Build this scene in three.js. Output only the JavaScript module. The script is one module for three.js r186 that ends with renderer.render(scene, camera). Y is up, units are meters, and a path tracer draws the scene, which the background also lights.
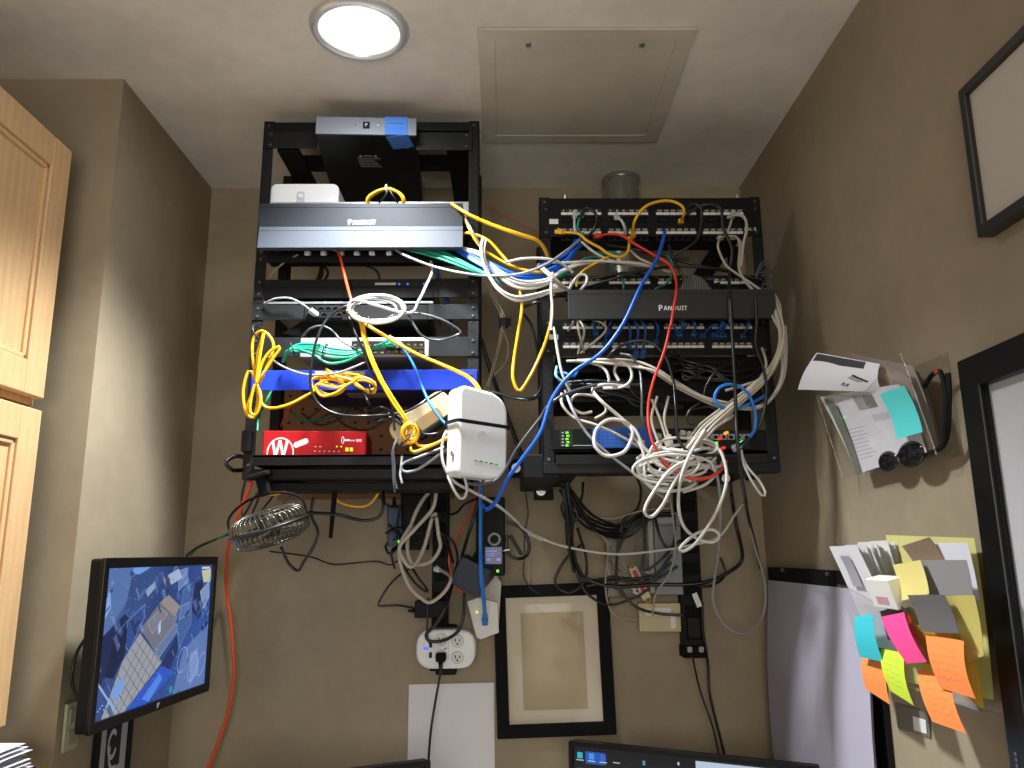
import * as THREE from 'three';
import { RoundedBoxGeometry } from 'three/addons/geometries/RoundedBoxGeometry.js';
import { TextGeometry } from 'three/addons/geometries/TextGeometry.js';
import { FontLoader } from 'three/addons/loaders/FontLoader.js';
import { mergeGeometries } from 'three/addons/utils/BufferGeometryUtils.js';
import { RectAreaLightUniformsLib } from 'three/addons/lights/RectAreaLightUniformsLib.js';

// ---------------------------------------------------------------- camera, lights, exposure
const scene = new THREE.Scene();
const FOCAL = 799.6, EYE = 1.5;
const camera = new THREE.PerspectiveCamera(2 * Math.atan(384 / FOCAL) * 180 / Math.PI, 4 / 3, 0.02, 30);
camera.position.set(0, EYE, 0);
camera.rotation.set(0.2078, -0.0099, -0.0068, 'YXZ');
camera.updateMatrixWorld(true);
scene.background = new THREE.Color(0x000000);
const renderer = new THREE.WebGLRenderer({ antialias: true });
renderer.toneMapping = THREE.LinearToneMapping;
renderer.toneMappingExposure = 1.0;
renderer.shadowMap.enabled = true;
RectAreaLightUniformsLib.init();

const CEIL = EYE + 1.001, XL = -0.814, XR = 0.664, ZW = -2.08, ZJ = -1.553, ZR = -1.67, XFAR = -1.45, ZBACK = 1.6;
const LAMP_A = { x: -0.279, z: -1.385 };
const LAMPC = new THREE.Color(0.92, 0.965, 1.0), FILLC = new THREE.Color(1.0, 0.965, 0.905);  // second colour tints the added fill light
{ // recessed downlight over the racks: a beam and the wide spill of its diffuser
  const s = new THREE.SpotLight(LAMPC, 13, 0, 1.03, 0.4, 2);
  s.position.set(LAMP_A.x, CEIL - 0.03, LAMP_A.z); s.target.position.set(LAMP_A.x, 0, LAMP_A.z);
  s.castShadow = true; s.shadow.radius = 4; s.shadow.mapSize.set(1024, 1024); scene.add(s, s.target);
  const a = new THREE.RectAreaLight(LAMPC, 48, 0.13, 0.13);
  a.position.set(LAMP_A.x, CEIL - 0.022, LAMP_A.z); a.lookAt(LAMP_A.x, 0, LAMP_A.z); scene.add(a);
}
const FILL_PANEL = { x: -0.12, y: 1.6, w: 1.4, h: 1.0 }; // added unseen fill light behind the camera, standing in for broad room light
{
  const a = new THREE.RectAreaLight(FILLC, 5.9, FILL_PANEL.w, FILL_PANEL.h); a.position.set(FILL_PANEL.x, FILL_PANEL.y, ZBACK - 0.05); a.lookAt(FILL_PANEL.x, FILL_PANEL.y, 0); scene.add(a);
}

// ---------------------------------------------------------------- helpers
const V = (x, y, z) => new THREE.Vector3(x, y, z);
let seed = 20240611;
const rnd = () => { seed = (seed * 1664525 + 1013904223) >>> 0; return seed / 4294967296; };
const rr = (a, b) => a + (b - a) * rnd();
// sight line of a photo point, used to read real positions off known planes of the room
function dirOf(u, v) { return V((u - 512) / FOCAL, (384 - v) / FOCAL, -1).applyQuaternion(camera.quaternion); }
function atZ(u, v, z = ZR) { const d = dirOf(u, v), t = z / d.z; return V(d.x * t, EYE + d.y * t, z); }
function atX(u, v, x) { const d = dirOf(u, v), t = x / d.x; return V(x, EYE + d.y * t, d.z * t); }
function atY(u, v, y) { const d = dirOf(u, v), t = (y - EYE) / d.y; return V(d.x * t, y, d.z * t); }
function atPlane(u, v, p, n) { const d = dirOf(u, v), t = p.clone().sub(camera.position).dot(n) / d.dot(n); return camera.position.clone().addScaledVector(d, t); }
function rectZ(x0, y0, x1, y1, z = ZR) {
  const l = atZ(x0, (y0 + y1) / 2, z), r = atZ(x1, (y0 + y1) / 2, z), t = atZ((x0 + x1) / 2, y0, z), b = atZ((x0 + x1) / 2, y1, z);
  return { x: (l.x + r.x) / 2, y: (t.y + b.y) / 2, w: r.x - l.x, h: t.y - b.y, z, x0: l.x, x1: r.x, y0: b.y, y1: t.y };
}
const taken = {};
function numbered(n) { const k = taken[n] = (taken[n] ?? -1) + 1; return k ? n + '_' + String(k).padStart(3, '0') : n; }
function tag(o, label, category, group, kind) { o.userData.label = label; if (category) o.userData.category = category; if (group) o.userData.group = group; if (kind) o.userData.kind = kind; return o; }
function thing(name, label, category, group) { const g = new THREE.Group(); g.name = numbered(name); scene.add(g); return tag(g, label, category, group); }
function single(name, label, category, geo, mat, group, kind) { const m = new THREE.Mesh(geo, mat); m.name = numbered(name); scene.add(m); return tag(m, label, category, group, kind); }
function structure(name, geo, mat, label) { const m = new THREE.Mesh(geo, mat); m.name = numbered(name); m.userData.kind = 'structure'; if (label) m.userData.label = label; scene.add(m); return m; }
function part(parent, name, geo, mat, p, r) { const m = new THREE.Mesh(geo, mat); m.name = name; if (p) m.position.set(p[0], p[1], p[2]); if (r) m.rotation.set(r[0], r[1], r[2]); parent.add(m); return m; }
// box with rounded edges and uv in metres
function boxUV(g) {
  const p = g.attributes.position, n = g.attributes.normal, uv = new Float32Array(p.count * 2);
  for (let i = 0; i < p.count; i++) {
    const ax = Math.abs(n.getX(i)), ay = Math.abs(n.getY(i)), az = Math.abs(n.getZ(i));
    if (ax > ay && ax > az) { uv[2 * i] = p.getZ(i); uv[2 * i + 1] = p.getY(i); }
    else if (ay > az) { uv[2 * i] = p.getX(i); uv[2 * i + 1] = p.getZ(i); }
    else { uv[2 * i] = p.getX(i); uv[2 * i + 1] = p.getY(i); }
  }
  g.setAttribute('uv', new THREE.BufferAttribute(uv, 2)); return g;
}
const bx = (w, h, d, r = 0.0015, s = 1) => boxUV(r > 0 ? new RoundedBoxGeometry(w, h, d, s, Math.min(r, w / 2.01, h / 2.01, d / 2.01)) : new THREE.BoxGeometry(w, h, d));
const bxAt = (x0, x1, y0, y1, z0, z1, r) => bx(Math.abs(x1 - x0), Math.abs(y1 - y0), Math.abs(z1 - z0), r).translate((x0 + x1) / 2, (y0 + y1) / 2, (z0 + z1) / 2);
function merge(list) { return mergeGeometries(list.map((g) => { const q = g.index ? g.toNonIndexed() : g; for (const k of Object.keys(q.attributes)) if (!['position', 'normal', 'uv'].includes(k)) q.deleteAttribute(k); return q; })); }
const cyl = (r0, r1, h, s = 20) => new THREE.CylinderGeometry(r0, r1, h, s);
function tube(pts, r, seg = 60, rad = 7, closed = false) { return new THREE.TubeGeometry(new THREE.CatmullRomCurve3(pts, closed, 'catmullrom', 0.5), seg, r, rad, closed); }
function rrShape(w, h, r) {
  const s = new THREE.Shape(), x = -w / 2, y = -h / 2;
  s.moveTo(x + r, y); s.lineTo(x + w - r, y); s.quadraticCurveTo(x + w, y, x + w, y + r); s.lineTo(x + w, y + h - r); s.quadraticCurveTo(x + w, y + h, x + w - r, y + h);
  s.lineTo(x + r, y + h); s.quadraticCurveTo(x, y + h, x, y + h - r); s.lineTo(x, y + r); s.quadraticCurveTo(x, y, x + r, y); return s;
}
const extr = (s, d, b = 0.001, seg = 6) => new THREE.ExtrudeGeometry(s, { depth: d, bevelEnabled: b > 0, bevelSize: b, bevelThickness: b, bevelSegments: 2, curveSegments: seg });
// a bowed sheet of paper spanned by four corners
function sheet(a, b, c, d, bulge = 0, n = 6, thick = 0.0004) {
  const nrm = b.clone().sub(a).cross(d.clone().sub(a)).normalize();
  const P = (u, v, o) => a.clone().multiplyScalar((1 - u) * (1 - v)).addScaledVector(b, u * (1 - v)).addScaledVector(c, u * v).addScaledVector(d, (1 - u) * v).addScaledVector(nrm, bulge * Math.sin(Math.PI * v) + o);
  const pos = [], uv = [], idx = [];
  for (const o of [0, -thick]) for (let j = 0; j <= n; j++) for (let i = 0; i <= n; i++) { const p = P(i / n, j / n, o); pos.push(p.x, p.y, p.z); uv.push(i / n, 1 - j / n); }
  const N = (n + 1) * (n + 1);
  for (let j = 0; j < n; j++) for (let i = 0; i < n; i++) { const q = j * (n + 1) + i; idx.push(q, q + 1, q + n + 2, q, q + n + 2, q + n + 1, N + q, N + q + n + 2, N + q + 1, N + q, N + q + n + 1, N + q + n + 2); }
  const g = new THREE.BufferGeometry(); g.setAttribute('position', new THREE.Float32BufferAttribute(pos, 3)); g.setAttribute('uv', new THREE.Float32BufferAttribute(uv, 2)); g.setIndex(idx); g.computeVertexNormals(); return g;
}

// ---------------------------------------------------------------- procedural textures and materials
function lattice(n, s) { let q = s; const r = () => { q = (q * 1103515245 + 12345) & 0x7fffffff; return q / 0x7fffffff; }; return Float32Array.from({ length: n * n }, r); }
function noiseField(size, cells, s) {
  const L = lattice(cells, s), out = new Float32Array(size * size), sm = (t) => t * t * (3 - 2 * t);
  for (let y = 0; y < size; y++) for (let x = 0; x < size; x++) {
    const fx = x / size * cells, fy = y / size * cells, ix = Math.floor(fx), iy = Math.floor(fy), tx = sm(fx - ix), ty = sm(fy - iy), jx = (ix + 1) % cells, jy = (iy + 1) % cells;
    out[y * size + x] = (L[iy * cells + ix] * (1 - tx) + L[iy * cells + jx] * tx) * (1 - ty) + (L[jy * cells + ix] * (1 - tx) + L[jy * cells + jx] * tx) * ty;
  } return out;
}
function fbm(size, cells, s, oct = 4) { const o = new Float32Array(size * size); let a = 0.5, t = 0; for (let k = 0; k < oct; k++) { const n = noiseField(size, cells << k, s + k * 77); for (let i = 0; i < o.length; i++) o[i] += a * n[i]; t += a; a *= 0.55; } for (let i = 0; i < o.length; i++) o[i] /= t; return o; }
function dataTex(size, fn, srgb, rep) {
  const d = new Uint8Array(size * size * 4);
  for (let i = 0; i < size * size; i++) { const c = fn(i, i % size, Math.floor(i / size)); for (let k = 0; k < 3; k++) d[4 * i + k] = Math.max(0, Math.min(255, Math.round(c[k] * 255))); d[4 * i + 3] = 255; }
  const t = new THREE.DataTexture(d, size, size); t.wrapS = t.wrapT = THREE.RepeatWrapping; t.magFilter = THREE.LinearFilter; t.minFilter = THREE.LinearFilter; t.repeat.set(rep, rep);
  if (srgb) t.colorSpace = THREE.SRGBColorSpace; t.needsUpdate = true; return t;
}
const fine = fbm(256, 32, 5, 3), coarse = fbm(256, 4, 91, 4);
const peel = dataTex(256, (i) => { const v = fine[i]; return [v, v, v]; }, false, 4);
const mottle = dataTex(256, (i) => { const v = 0.93 + 0.14 * (coarse[i] - 0.5) + 0.05 * (fine[i] - 0.5); return [v, v, v]; }, true, 1.3);
const scuff = dataTex(256, (i) => { const v = 0.42 + 0.3 * coarse[i]; return [v, v, v]; }, false, 6);
function canvasTex(w, h, draw) { const c = document.createElement('canvas'); c.width = w; c.height = h; draw(c.getContext('2d'), w, h); const t = new THREE.CanvasTexture(c); t.colorSpace = THREE.SRGBColorSpace; t.magFilter = THREE.LinearFilter; return t; }
const std = (color, roughness = 0.6, metalness = 0, o = {}) => 'specularIntensity' in o ? new THREE.MeshPhysicalMaterial({ color, roughness, metalness, ...o }) : new THREE.MeshStandardMaterial({ color, roughness, metalness, ...o });
const DULL = { specularIntensity: 0.4 };
const wallM = std(0x9d8f76, 0.85, 0, { map: mottle, bumpMap: peel, bumpScale: 0.0001 });
const ceilM = std(0xece7de, 0.9, 0, { map: mottle, bumpMap: peel, bumpScale: 0.0001 });
const floorM = std(0x6b6359, 0.7, 0, { map: mottle });
const hatchM = std(0xcdc8ba, 0.6, 0, { map: mottle });
const wood = dataTex(256, (i, x, y) => {
  const g = fine[((y >> 4) % 256) * 256 + x], w = coarse[(((y >> 2) + 40) % 256) * 256 + x], l = 0.5 + 0.5 * Math.sin((x / 256) * 6.283 * 9 + w * 7);
  const t = 0.55 * g + 0.25 * l + 0.2 * fine[i]; return [0.80 + 0.10 * t, 0.66 + 0.12 * t, 0.49 + 0.13 * t];
}, true, 5);
const woodM = std(0xe6ddd0, 0.5, 0, { map: wood });
const steel = std(0x0b0c0d, 0.55, 0, DULL);
const steelLight = std(0x121315, 0.5, 0, DULL);
const black = std(0x0a0b0c, 0.6, 0, DULL), blackGloss = std(0x08090a, 0.35, 0, { specularIntensity: 0.6 }), blackMat = std(0x0c0c0d, 0.85, 0, DULL), darkGrey = std(0x131415, 0.55, 0, DULL), holeM = std(0x030303, 0.9);
const whiteP = std(0xdcdedf, 0.38), whiteM = std(0xd4d2cc, 0.6), paperM = std(0xd6d4d8, 0.85), cream = std(0xc9bc98, 0.5), beige = std(0xb8ab84, 0.55), grey = std(0x8d9197, 0.45, 0.2);
const chrome = std(0xe2e6ea, 0.3, 0.6), zinc = std(0xb9bbbd, 0.35, 0.9), galv = std(0x98958e, 0.5, 0.7, { roughnessMap: scuff }), silver = std(0xa9acb0, 0.35, 0.7);
const J = { // cable jackets
  yellow: std(0xdfa408, 0.42), blue: std(0x1457c4, 0.4), skyblue: std(0x1b6fc8, 0.45), navy: std(0x174a86, 0.5), green: std(0x0f8f6d, 0.42), dkgreen: std(0x0c5a44, 0.45), white: std(0xbebbb4, 0.42), ivory: std(0xaaa293, 0.5), grey: std(0x85888d, 0.4), beige: std(0x968a76, 0.55),
  red: std(0xd0301c, 0.42), orange: std(0xe2481b, 0.42), black: std(0x121315, 0.35), teal: std(0x6fa9a6, 0.45), darkgrey: std(0x45484c, 0.32)
};
const plugM = new THREE.MeshPhysicalMaterial({ color: 0xcdd2d4, roughness: 0.2, transmission: 0.35, thickness: 0 });
const glow = (c, i) => new THREE.MeshStandardMaterial({ color: 0x0a0a0a, emissive: c, emissiveIntensity: i, roughness: 0.5 });
const ledG = glow(0x6cff20, 1.6), ledY = glow(0xd8e020, 1.3), ledB = glow(0x2a74ff, 1.6), ledO = glow(0xffa010, 1.4), ledR = glow(0xff2a20, 1.0);
const acrylic = new THREE.MeshPhysicalMaterial({ color: 0xffffff, roughness: 0.06, transmission: 1, thickness: 0, ior: 1.49 });
const font = await new FontLoader().loadAsync('fonts/droid/droid_sans_bold.typeface.json');
function textGeo(s, size, depth = 0.0006) { const g = new TextGeometry(s, { font, size, depth, curveSegments: 3, bevelEnabled: false }); g.computeBoundingBox(); const b = g.boundingBox; g.translate(-(b.min.x + b.max.x) / 2, -(b.min.y + b.max.y) / 2, 0); return g; }

// ---------------------------------------------------------------- the room
const T = 0.12;
structure('floor', bxAt(XFAR - T, XR + T, -T, 0, ZW - T, ZBACK + T, 0), floorM);
structure('ceiling', bxAt(XFAR - T, XR + T, CEIL, CEIL + T, ZW - T, ZBACK + T, 0), ceilM);
structure('wall_back', bxAt(XL - T, XR + T, 0, CEIL, ZW - T, ZW, 0), wallM, 'taupe painted back wall behind the racks');
structure('wall_right', bxAt(XR, XR + T, 0, CEIL, ZW, ZBACK, 0), wallM, 'taupe painted right wall with the pockets');
structure('wall_left', bxAt(XFAR - T, XL, 0, CEIL, ZW, ZJ, 0), wallM, 'taupe wall return left of the racks');
structure('wall_left_far', bxAt(XFAR - T, XFAR, 0, CEIL, ZJ, ZBACK, 0), wallM);
structure('wall_front', bxAt(XFAR - T, XR + T, 0, CEIL, ZBACK, ZBACK + T, 0), wallM);

function lampFitting(p, label) {
  const g = thing('recessed_downlight', label, 'ceiling light');
  const prof = [[0.076, 0.001], [0.078, 0.009], [0.083, 0.012], [0.091, 0.009], [0.0965, 0.003], [0.097, 0]].map(([r, y]) => new THREE.Vector2(r, -y));
  part(g, 'trim_ring', new THREE.LatheGeometry(prof, 64), chrome, [p.x, CEIL, p.z]);
  part(g, 'diffuser', new THREE.LatheGeometry([[0.0, 0.008], [0.03, 0.0078], [0.06, 0.0065], [0.0775, 0.004]].map(([r, y]) => new THREE.Vector2(r, -y)), 48), new THREE.MeshStandardMaterial({ color: 0xf4f4f0, emissive: 0xfffaf2, emissiveIntensity: 1.5, roughness: 0.6, side: THREE.DoubleSide }), [p.x, CEIL, p.z]);
}
lampFitting(LAMP_A, 'round recessed ceiling downlight with chrome trim above the left rack');
{ // glowing framed panel added behind the camera for soft fill, unseen
  const w = structure('fill_panel_1', new THREE.PlaneGeometry(FILL_PANEL.w, FILL_PANEL.h).rotateY(Math.PI), new THREE.MeshStandardMaterial({ color: 0xe8e6e0, emissive: 0xfff2dc, emissiveIntensity: 1.5, roughness: 0.9 }), 'added glowing panel giving soft fill light behind the camera');
  w.position.set(FILL_PANEL.x, FILL_PANEL.y, ZBACK - 0.03);
  const s = rrShape(FILL_PANEL.w + 0.12, FILL_PANEL.h + 0.12, 0.004); s.holes.push(rrShape(FILL_PANEL.w, FILL_PANEL.h, 0.002)); part(w, 'fill_panel_frame', extr(s, 0.03, 0.002, 2), std(0xe4e2dc, 0.5), [0, 0, -0.004]);
}
{
  const g = thing('access_panel', 'square painted access hatch set in the ceiling', 'access panel');
  const x0 = -0.0475, x1 = 0.3795, z0 = -1.381, z1 = -1.816, cx = (x0 + x1) / 2, cz = (z0 + z1) / 2, w = x1 - x0, d = z0 - z1;
  const s = rrShape(w, d, 0.004); s.holes.push(rrShape(w - 0.062, d - 0.062, 0.008));
  part(g, 'flange', extr(s, 0.003, 0.001), hatchM, [cx, CEIL - 0.0045, cz], [-Math.PI / 2, 0, 0]);
  part(g, 'hatch_door', extr(rrShape(w - 0.066, d - 0.066, 0.007), 0.002, 0.0008), hatchM, [cx, CEIL - 0.0035, cz], [-Math.PI / 2, 0, 0]);
  for (const u of [[528.5, 44], [642, 44]]) { const q = atY(u[0], u[1], CEIL - 0.004); part(g, 'screw', cyl(0.005, 0.006, 0.003, 12), zinc, [q.x, CEIL - 0.0058, q.z]); }
}
{
  const g = thing('conduit_sleeve', 'galvanized conduit stub between the right rack and the ceiling', 'conduit');
  const q = atY(623, 172, CEIL);
  part(g, 'pipe', new THREE.LatheGeometry([[0.048, 0], [0.048, 0.40], [0.044, 0.40], [0.044, 0.0]].map(([r, y]) => new THREE.Vector2(r, y)), 40), galv, [q.x, CEIL - 0.4, ZW + 0.055]);
  part(g, 'collar', new THREE.LatheGeometry([[0.048, 0], [0.0515, 0.001], [0.0515, 0.012], [0.048, 0.013]].map(([r, y]) => new THREE.Vector2(r, y)), 40), galv, [q.x, CEIL - 0.014, ZW + 0.055]);
}

// ---------------------------------------------------------------- cabinets, desk and screens
function cabinet(label, y0, y1, xf, z0, z1) {
  const g = thing('wall_cabinet', label, 'cabinet');
  part(g, 'cabinet_body', bxAt(XFAR, xf - 0.022, y0, y1, z0, z1, 0.001), woodM);
  const d = new THREE.Group(); d.name = 'door'; g.add(d);
  const dz0 = z0 + 0.004, dz1 = z1 - 0.004, dy0 = y0 + 0.012, dy1 = y1 - 0.006, st = 0.062;
  part(d, 'stile', bxAt(xf - 0.02, xf, dy0, dy1, dz0, dz0 + st, 0.003), woodM);
  part(d, 'stile', bxAt(xf - 0.02, xf, dy0, dy1, dz1 - st, dz1, 0.003), woodM);
  for (const [a, b] of [[dy0, dy0 + st], [dy1 - st, dy1]]) part(d, 'rail', bxAt(xf - 0.02, xf - 0.0005, a, b, dz0 + st, dz1 - st, 0.003), woodM);
  const i0 = dz0 + st, i1 = dz1 - st, j0 = dy0 + st, j1 = dy1 - st; // sloped inner moulding
  part(d, 'moulding', merge([[i0, i0 + 0.01, j0, j1], [i1 - 0.01, i1, j0, j1], [i0, i1, j0, j0 + 0.01], [i0, i1, j1 - 0.01, j1]].map(([a, b, c, e]) => bxAt(xf - 0.02, xf - 0.005, c, e, a, b, 0.003))), woodM);
  part(d, 'door_panel', bxAt(xf - 0.02, xf - 0.011, j0, j1, i0, i1, 0.001), woodM);
}
{
  const z0 = -1.485, t = atZ(75, 150, z0), m = atZ(44, 406, z0), b = atZ(6, 733, z0), xf = (t.x + m.x + b.x) / 3;
  cabinet('oak wall cabinet door panel at the upper left, reaching nearest the ceiling', m.y, t.y, xf, z0, -0.98);
  cabinet('oak wall cabinet with its door below the higher cabinet', b.y, m.y - 0.004, xf, z0, -0.98);
}
structure('trim_1', bxAt(XFAR, XL - 0.02, 0, 0.1, ZJ, ZJ + 0.015, 0.003), whiteM, 'low skirting under the cabinets');
const DESK = EYE - 0.77;
{
  const g = thing('desk', 'light topped desk under the two desktop monitors', 'desk');
  part(g, 'desk_top', bxAt(XL + 0.004, XR - 0.004, DESK - 0.03, DESK, ZW + 0.004, -1.0, 0.004), std(0xcfcac0, 0.5));  // top made pale so lamp light bounces up to walls and ceiling
  for (const x of [XL + 0.05, XR - 0.05]) for (const z of [-1.06, -2.0]) part(g, 'leg', bxAt(x - 0.025, x + 0.025, 0, DESK - 0.03, z - 0.025, z + 0.025, 0.003), woodM);
}
// screen pictures
const cctvTex = canvasTex(640, 400, (c, w, h) => {
  const gr = c.createLinearGradient(0, 0, w, h); gr.addColorStop(0, '#5d84c8'); gr.addColorStop(0.4, '#2b4684'); gr.addColorStop(1, '#3c68c4'); c.fillStyle = gr; c.fillRect(0, 0, w, h);
  const poly = (col, p, s) => { c.beginPath(); p.forEach(([x, y], i) => i ? c.lineTo(x, y) : c.moveTo(x, y)); c.closePath(); c.fillStyle = col; c.fill(); if (s) { c.strokeStyle = s; c.lineWidth = 2; c.stroke(); } };
  poly('#5f80bd', [[0, 0], [130, 0], [150, 60], [20, 190], [0, 190]]); poly('#7fb0ff', [[130, 0], [240, 0], [170, 22], [135, 20]]); poly('#8fbcff', [[0, 90], [30, 60], [40, 110], [5, 150]]);
  poly('#3a5590', [[130, 30], [250, 10], [330, 40], [200, 100], [110, 120]]); poly('#9db4d8', [[210, 70], [260, 45], [270, 62], [225, 90]]); poly('#1c2f5e', [[0, 190], [110, 130], [150, 150], [60, 280], [0, 330]]);
  poly('#33549d', [[130, 150], [215, 110], [215, 150], [150, 235], [120, 215]], '#8db4f4'); poly('#16254c', [[70, 190], [130, 170], [130, 240], [80, 300], [40, 290]]);
  poly('#7d7f92', [[200, 180], [300, 110], [420, 160], [400, 190], [290, 250]]); poly('#8b8b97', [[235, 165], [310, 128], [350, 150], [270, 200]], '#b7b5c0'); poly('#a39a98', [[300, 110], [350, 90], [430, 130], [400, 160]]);
  poly('#6e84b2', [[290, 250], [410, 180], [430, 200], [320, 275]], '#a5bdeb'); poly('#a9adb8', [[120, 260], [200, 190], [340, 290], [150, 400], [40, 400]]);
  c.strokeStyle = '#5d6577'; c.lineWidth = 2; for (let k = 0; k < 9; k++) { c.beginPath(); c.moveTo(200 - k * 20, 190 + k * 20); c.lineTo(335 - k * 28, 292 + k * 17); c.stroke(); } for (let k = 1; k < 6; k++) { c.beginPath(); c.moveTo(200 + k * 23, 190 + k * 17); c.lineTo(40 + k * 26, 380 + k * 8); c.stroke(); }
  poly('#20376e', [[330, 300], [420, 220], [440, 260], [370, 340]]); poly('#2f62d8', [[150, 400], [340, 300], [420, 330], [260, 400]]); poly('#5d93ff', [[240, 380], [330, 320], [350, 340], [280, 395]]);
  poly('#4a6cae', [[440, 80], [500, 60], [510, 190], [440, 260], [420, 200]], '#85a6e4'); poly('#5b7ec0', [[430, 130], [490, 120], [490, 160], [430, 170]], '#9ebcf2'); poly('#6a8ccb', [[400, 20], [450, 10], [470, 50], [410, 80]], '#b6cdf5');
  poly('#b8c6e6', [[330, 30], [400, 10], [430, 40], [360, 60]]); poly('#6a4038', [[318, 40], [335, 38], [335, 60], [318, 62]]); poly('#d9d8b0', [[560, 20], [630, 15], [630, 60], [580, 60]]);
  poly('#1b2c58', [[520, 60], [570, 50], [600, 150], [560, 180], [510, 150]]); poly('#8aa4d2', [[560, 90], [620, 60], [630, 110], [590, 150]], '#c9d9f5'); poly('#0f2a72', [[585, 210], [625, 190], [625, 250], [590, 255]]); poly('#2f7bff', [[600, 200], [612, 196], [612, 250], [600, 252]]);
  poly('#6888c6', [[470, 270], [640, 200], [640, 400], [420, 400]]); poly('#86a4df', [[520, 290], [570, 270], [590, 350], [530, 390]]); c.strokeStyle = '#a9c3f2'; c.lineWidth = 3; for (const e of [[470, 300, 30, 40], [545, 330, 28, 46], [605, 330, 22, 40]]) { c.beginPath(); c.ellipse(e[0], e[1], e[2], e[3], 0.5, 0, 7); c.stroke(); }
  c.strokeStyle = '#9fc4ff'; c.lineWidth = 7; c.beginPath(); c.moveTo(8, 300); c.lineTo(110, 392); c.stroke(); poly('#7fb0ff', [[85, 330], [130, 300], [140, 330], [95, 365]]); poly('#c3dcff', [[300, 180], [312, 160], [318, 196], [304, 206]]);
  c.fillStyle = '#16b59a'; c.fillRect(400, 372, 16, 18); c.fillStyle = '#dfe9ff'; c.fillRect(560, 8, 60, 7); c.fillStyle = '#9fd0ff'; for (let k = 0; k < 12; k++) c.fillRect(20 + k * 9, 372 - (k % 3) * 6, 6, 4);
  { let z = 99; const rn = () => { z = (z * 16807) % 2147483647; return z / 2147483647; }; for (let k = 0; k < 120; k++) { const x = rn() * w, y = rn() * h, a = rn() < 0.5 ? -0.62 : 0.95, L = 10 + rn() * 46, W = 3 + rn() * 14; if (x > 90 && x < 360 && y > 170) continue; c.save(); c.translate(x, y); c.rotate(a); c.fillStyle = ['rgba(20,36,80,0.55)', 'rgba(96,136,210,0.5)', 'rgba(150,185,240,0.45)', 'rgba(48,74,140,0.6)'][k % 4]; c.fillRect(0, 0, L, W); c.strokeStyle = 'rgba(170,200,250,0.35)'; c.lineWidth = 1; c.strokeRect(0, 0, L, W); c.restore(); } }
  c.fillStyle = 'rgba(190,215,255,0.5)'; let q = 7; for (let k = 0; k < 160; k++) { q = (q * 16807) % 2147483647; const x = q % w; q = (q * 16807) % 2147483647; const y = q % h; c.fillRect(x, y, 2 + q % 9, 1 + q % 3); }
});
const deskTex = canvasTex(640, 360, (c, w, h) => {
  c.fillStyle = '#12141c'; c.fillRect(0, 0, w, h); c.fillStyle = '#1d5fc4'; c.fillRect(38, 12, 58, 32);
  const ic = ['#2fc6d8', '#4fa0ff', '#3d6fe0', '#38a6d8', '#36b5e8', '#2fd0e0'];
  for (let r = 0; r < 6; r++) for (let k = 0; k < 3; k++) { c.fillStyle = ic[(r * 3 + k) % 6]; c.fillRect(14 + k * 34, 16 + r * 42, 16, 16); c.fillStyle = '#cfd6e0'; c.fillRect(11 + k * 34, 35 + r * 42, 22, 3); }
  c.fillStyle = '#c6ccd6'; c.fillRect(118, 32, 20, 3); c.fillStyle = '#3fb8c8'; c.fillRect(202, 20, 7, 12); c.fillStyle = '#c6ccd6'; c.fillRect(196, 42, 26, 4); c.fillRect(252, 38, 22, 4); c.fillRect(254, 46, 18, 3); c.fillStyle = '#e8ecf2'; c.fillRect(297, 14, 5, 8);
  c.fillStyle = '#cfe0f6'; c.fillRect(345, 6, 290, 354); c.fillStyle = '#f2f6fb'; c.fillRect(345, 40, 290, 320); c.fillStyle = '#9aa8bb'; for (let k = 0; k < 12; k++) c.fillRect(365, 70 + k * 20, 180 + (k * 37) % 70, 6);
});
const darkTex = canvasTex(64, 36, (c) => { c.fillStyle = '#0c1526'; c.fillRect(0, 0, 64, 36); });
function screenThing(g, w, h, tex, power, logo, bz = 0.026) {
  const s = rrShape(w, h, 0.004); s.holes.push(rrShape(w - bz, h - bz - 0.006, 0.001));
  part(g, 'bezel', extr(s, 0.006, 0.0015), blackGloss, [0, 0, -0.006]);
  part(g, 'housing', bx(w, h, 0.022, 0.005, 2), black, [0, 0, -0.0175]);
  part(g, 'back_bulge', bx(w * 0.55, h * 0.55, 0.02, 0.008, 2), black, [0, 0, -0.037]);
  part(g, 'screen', new THREE.PlaneGeometry(w - bz, h - bz - 0.006), new THREE.MeshStandardMaterial({ color: 0x050505, emissive: 0xffffff, emissiveMap: tex, emissiveIntensity: power, roughness: 0.25 }), [0, 0, -0.0045]);
  if (logo) part(g, 'maker_mark', extr(new THREE.Shape([[-0.005, 0.004], [0.006, 0.005], [-0.001, -0.005], [-0.004, -0.005]].map(([x, y]) => new THREE.Vector2(x, y))), 0.0004, 0), std(0x8f9296, 0.4), [0, -h / 2 + 0.0085, 0.0014]);
}
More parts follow.
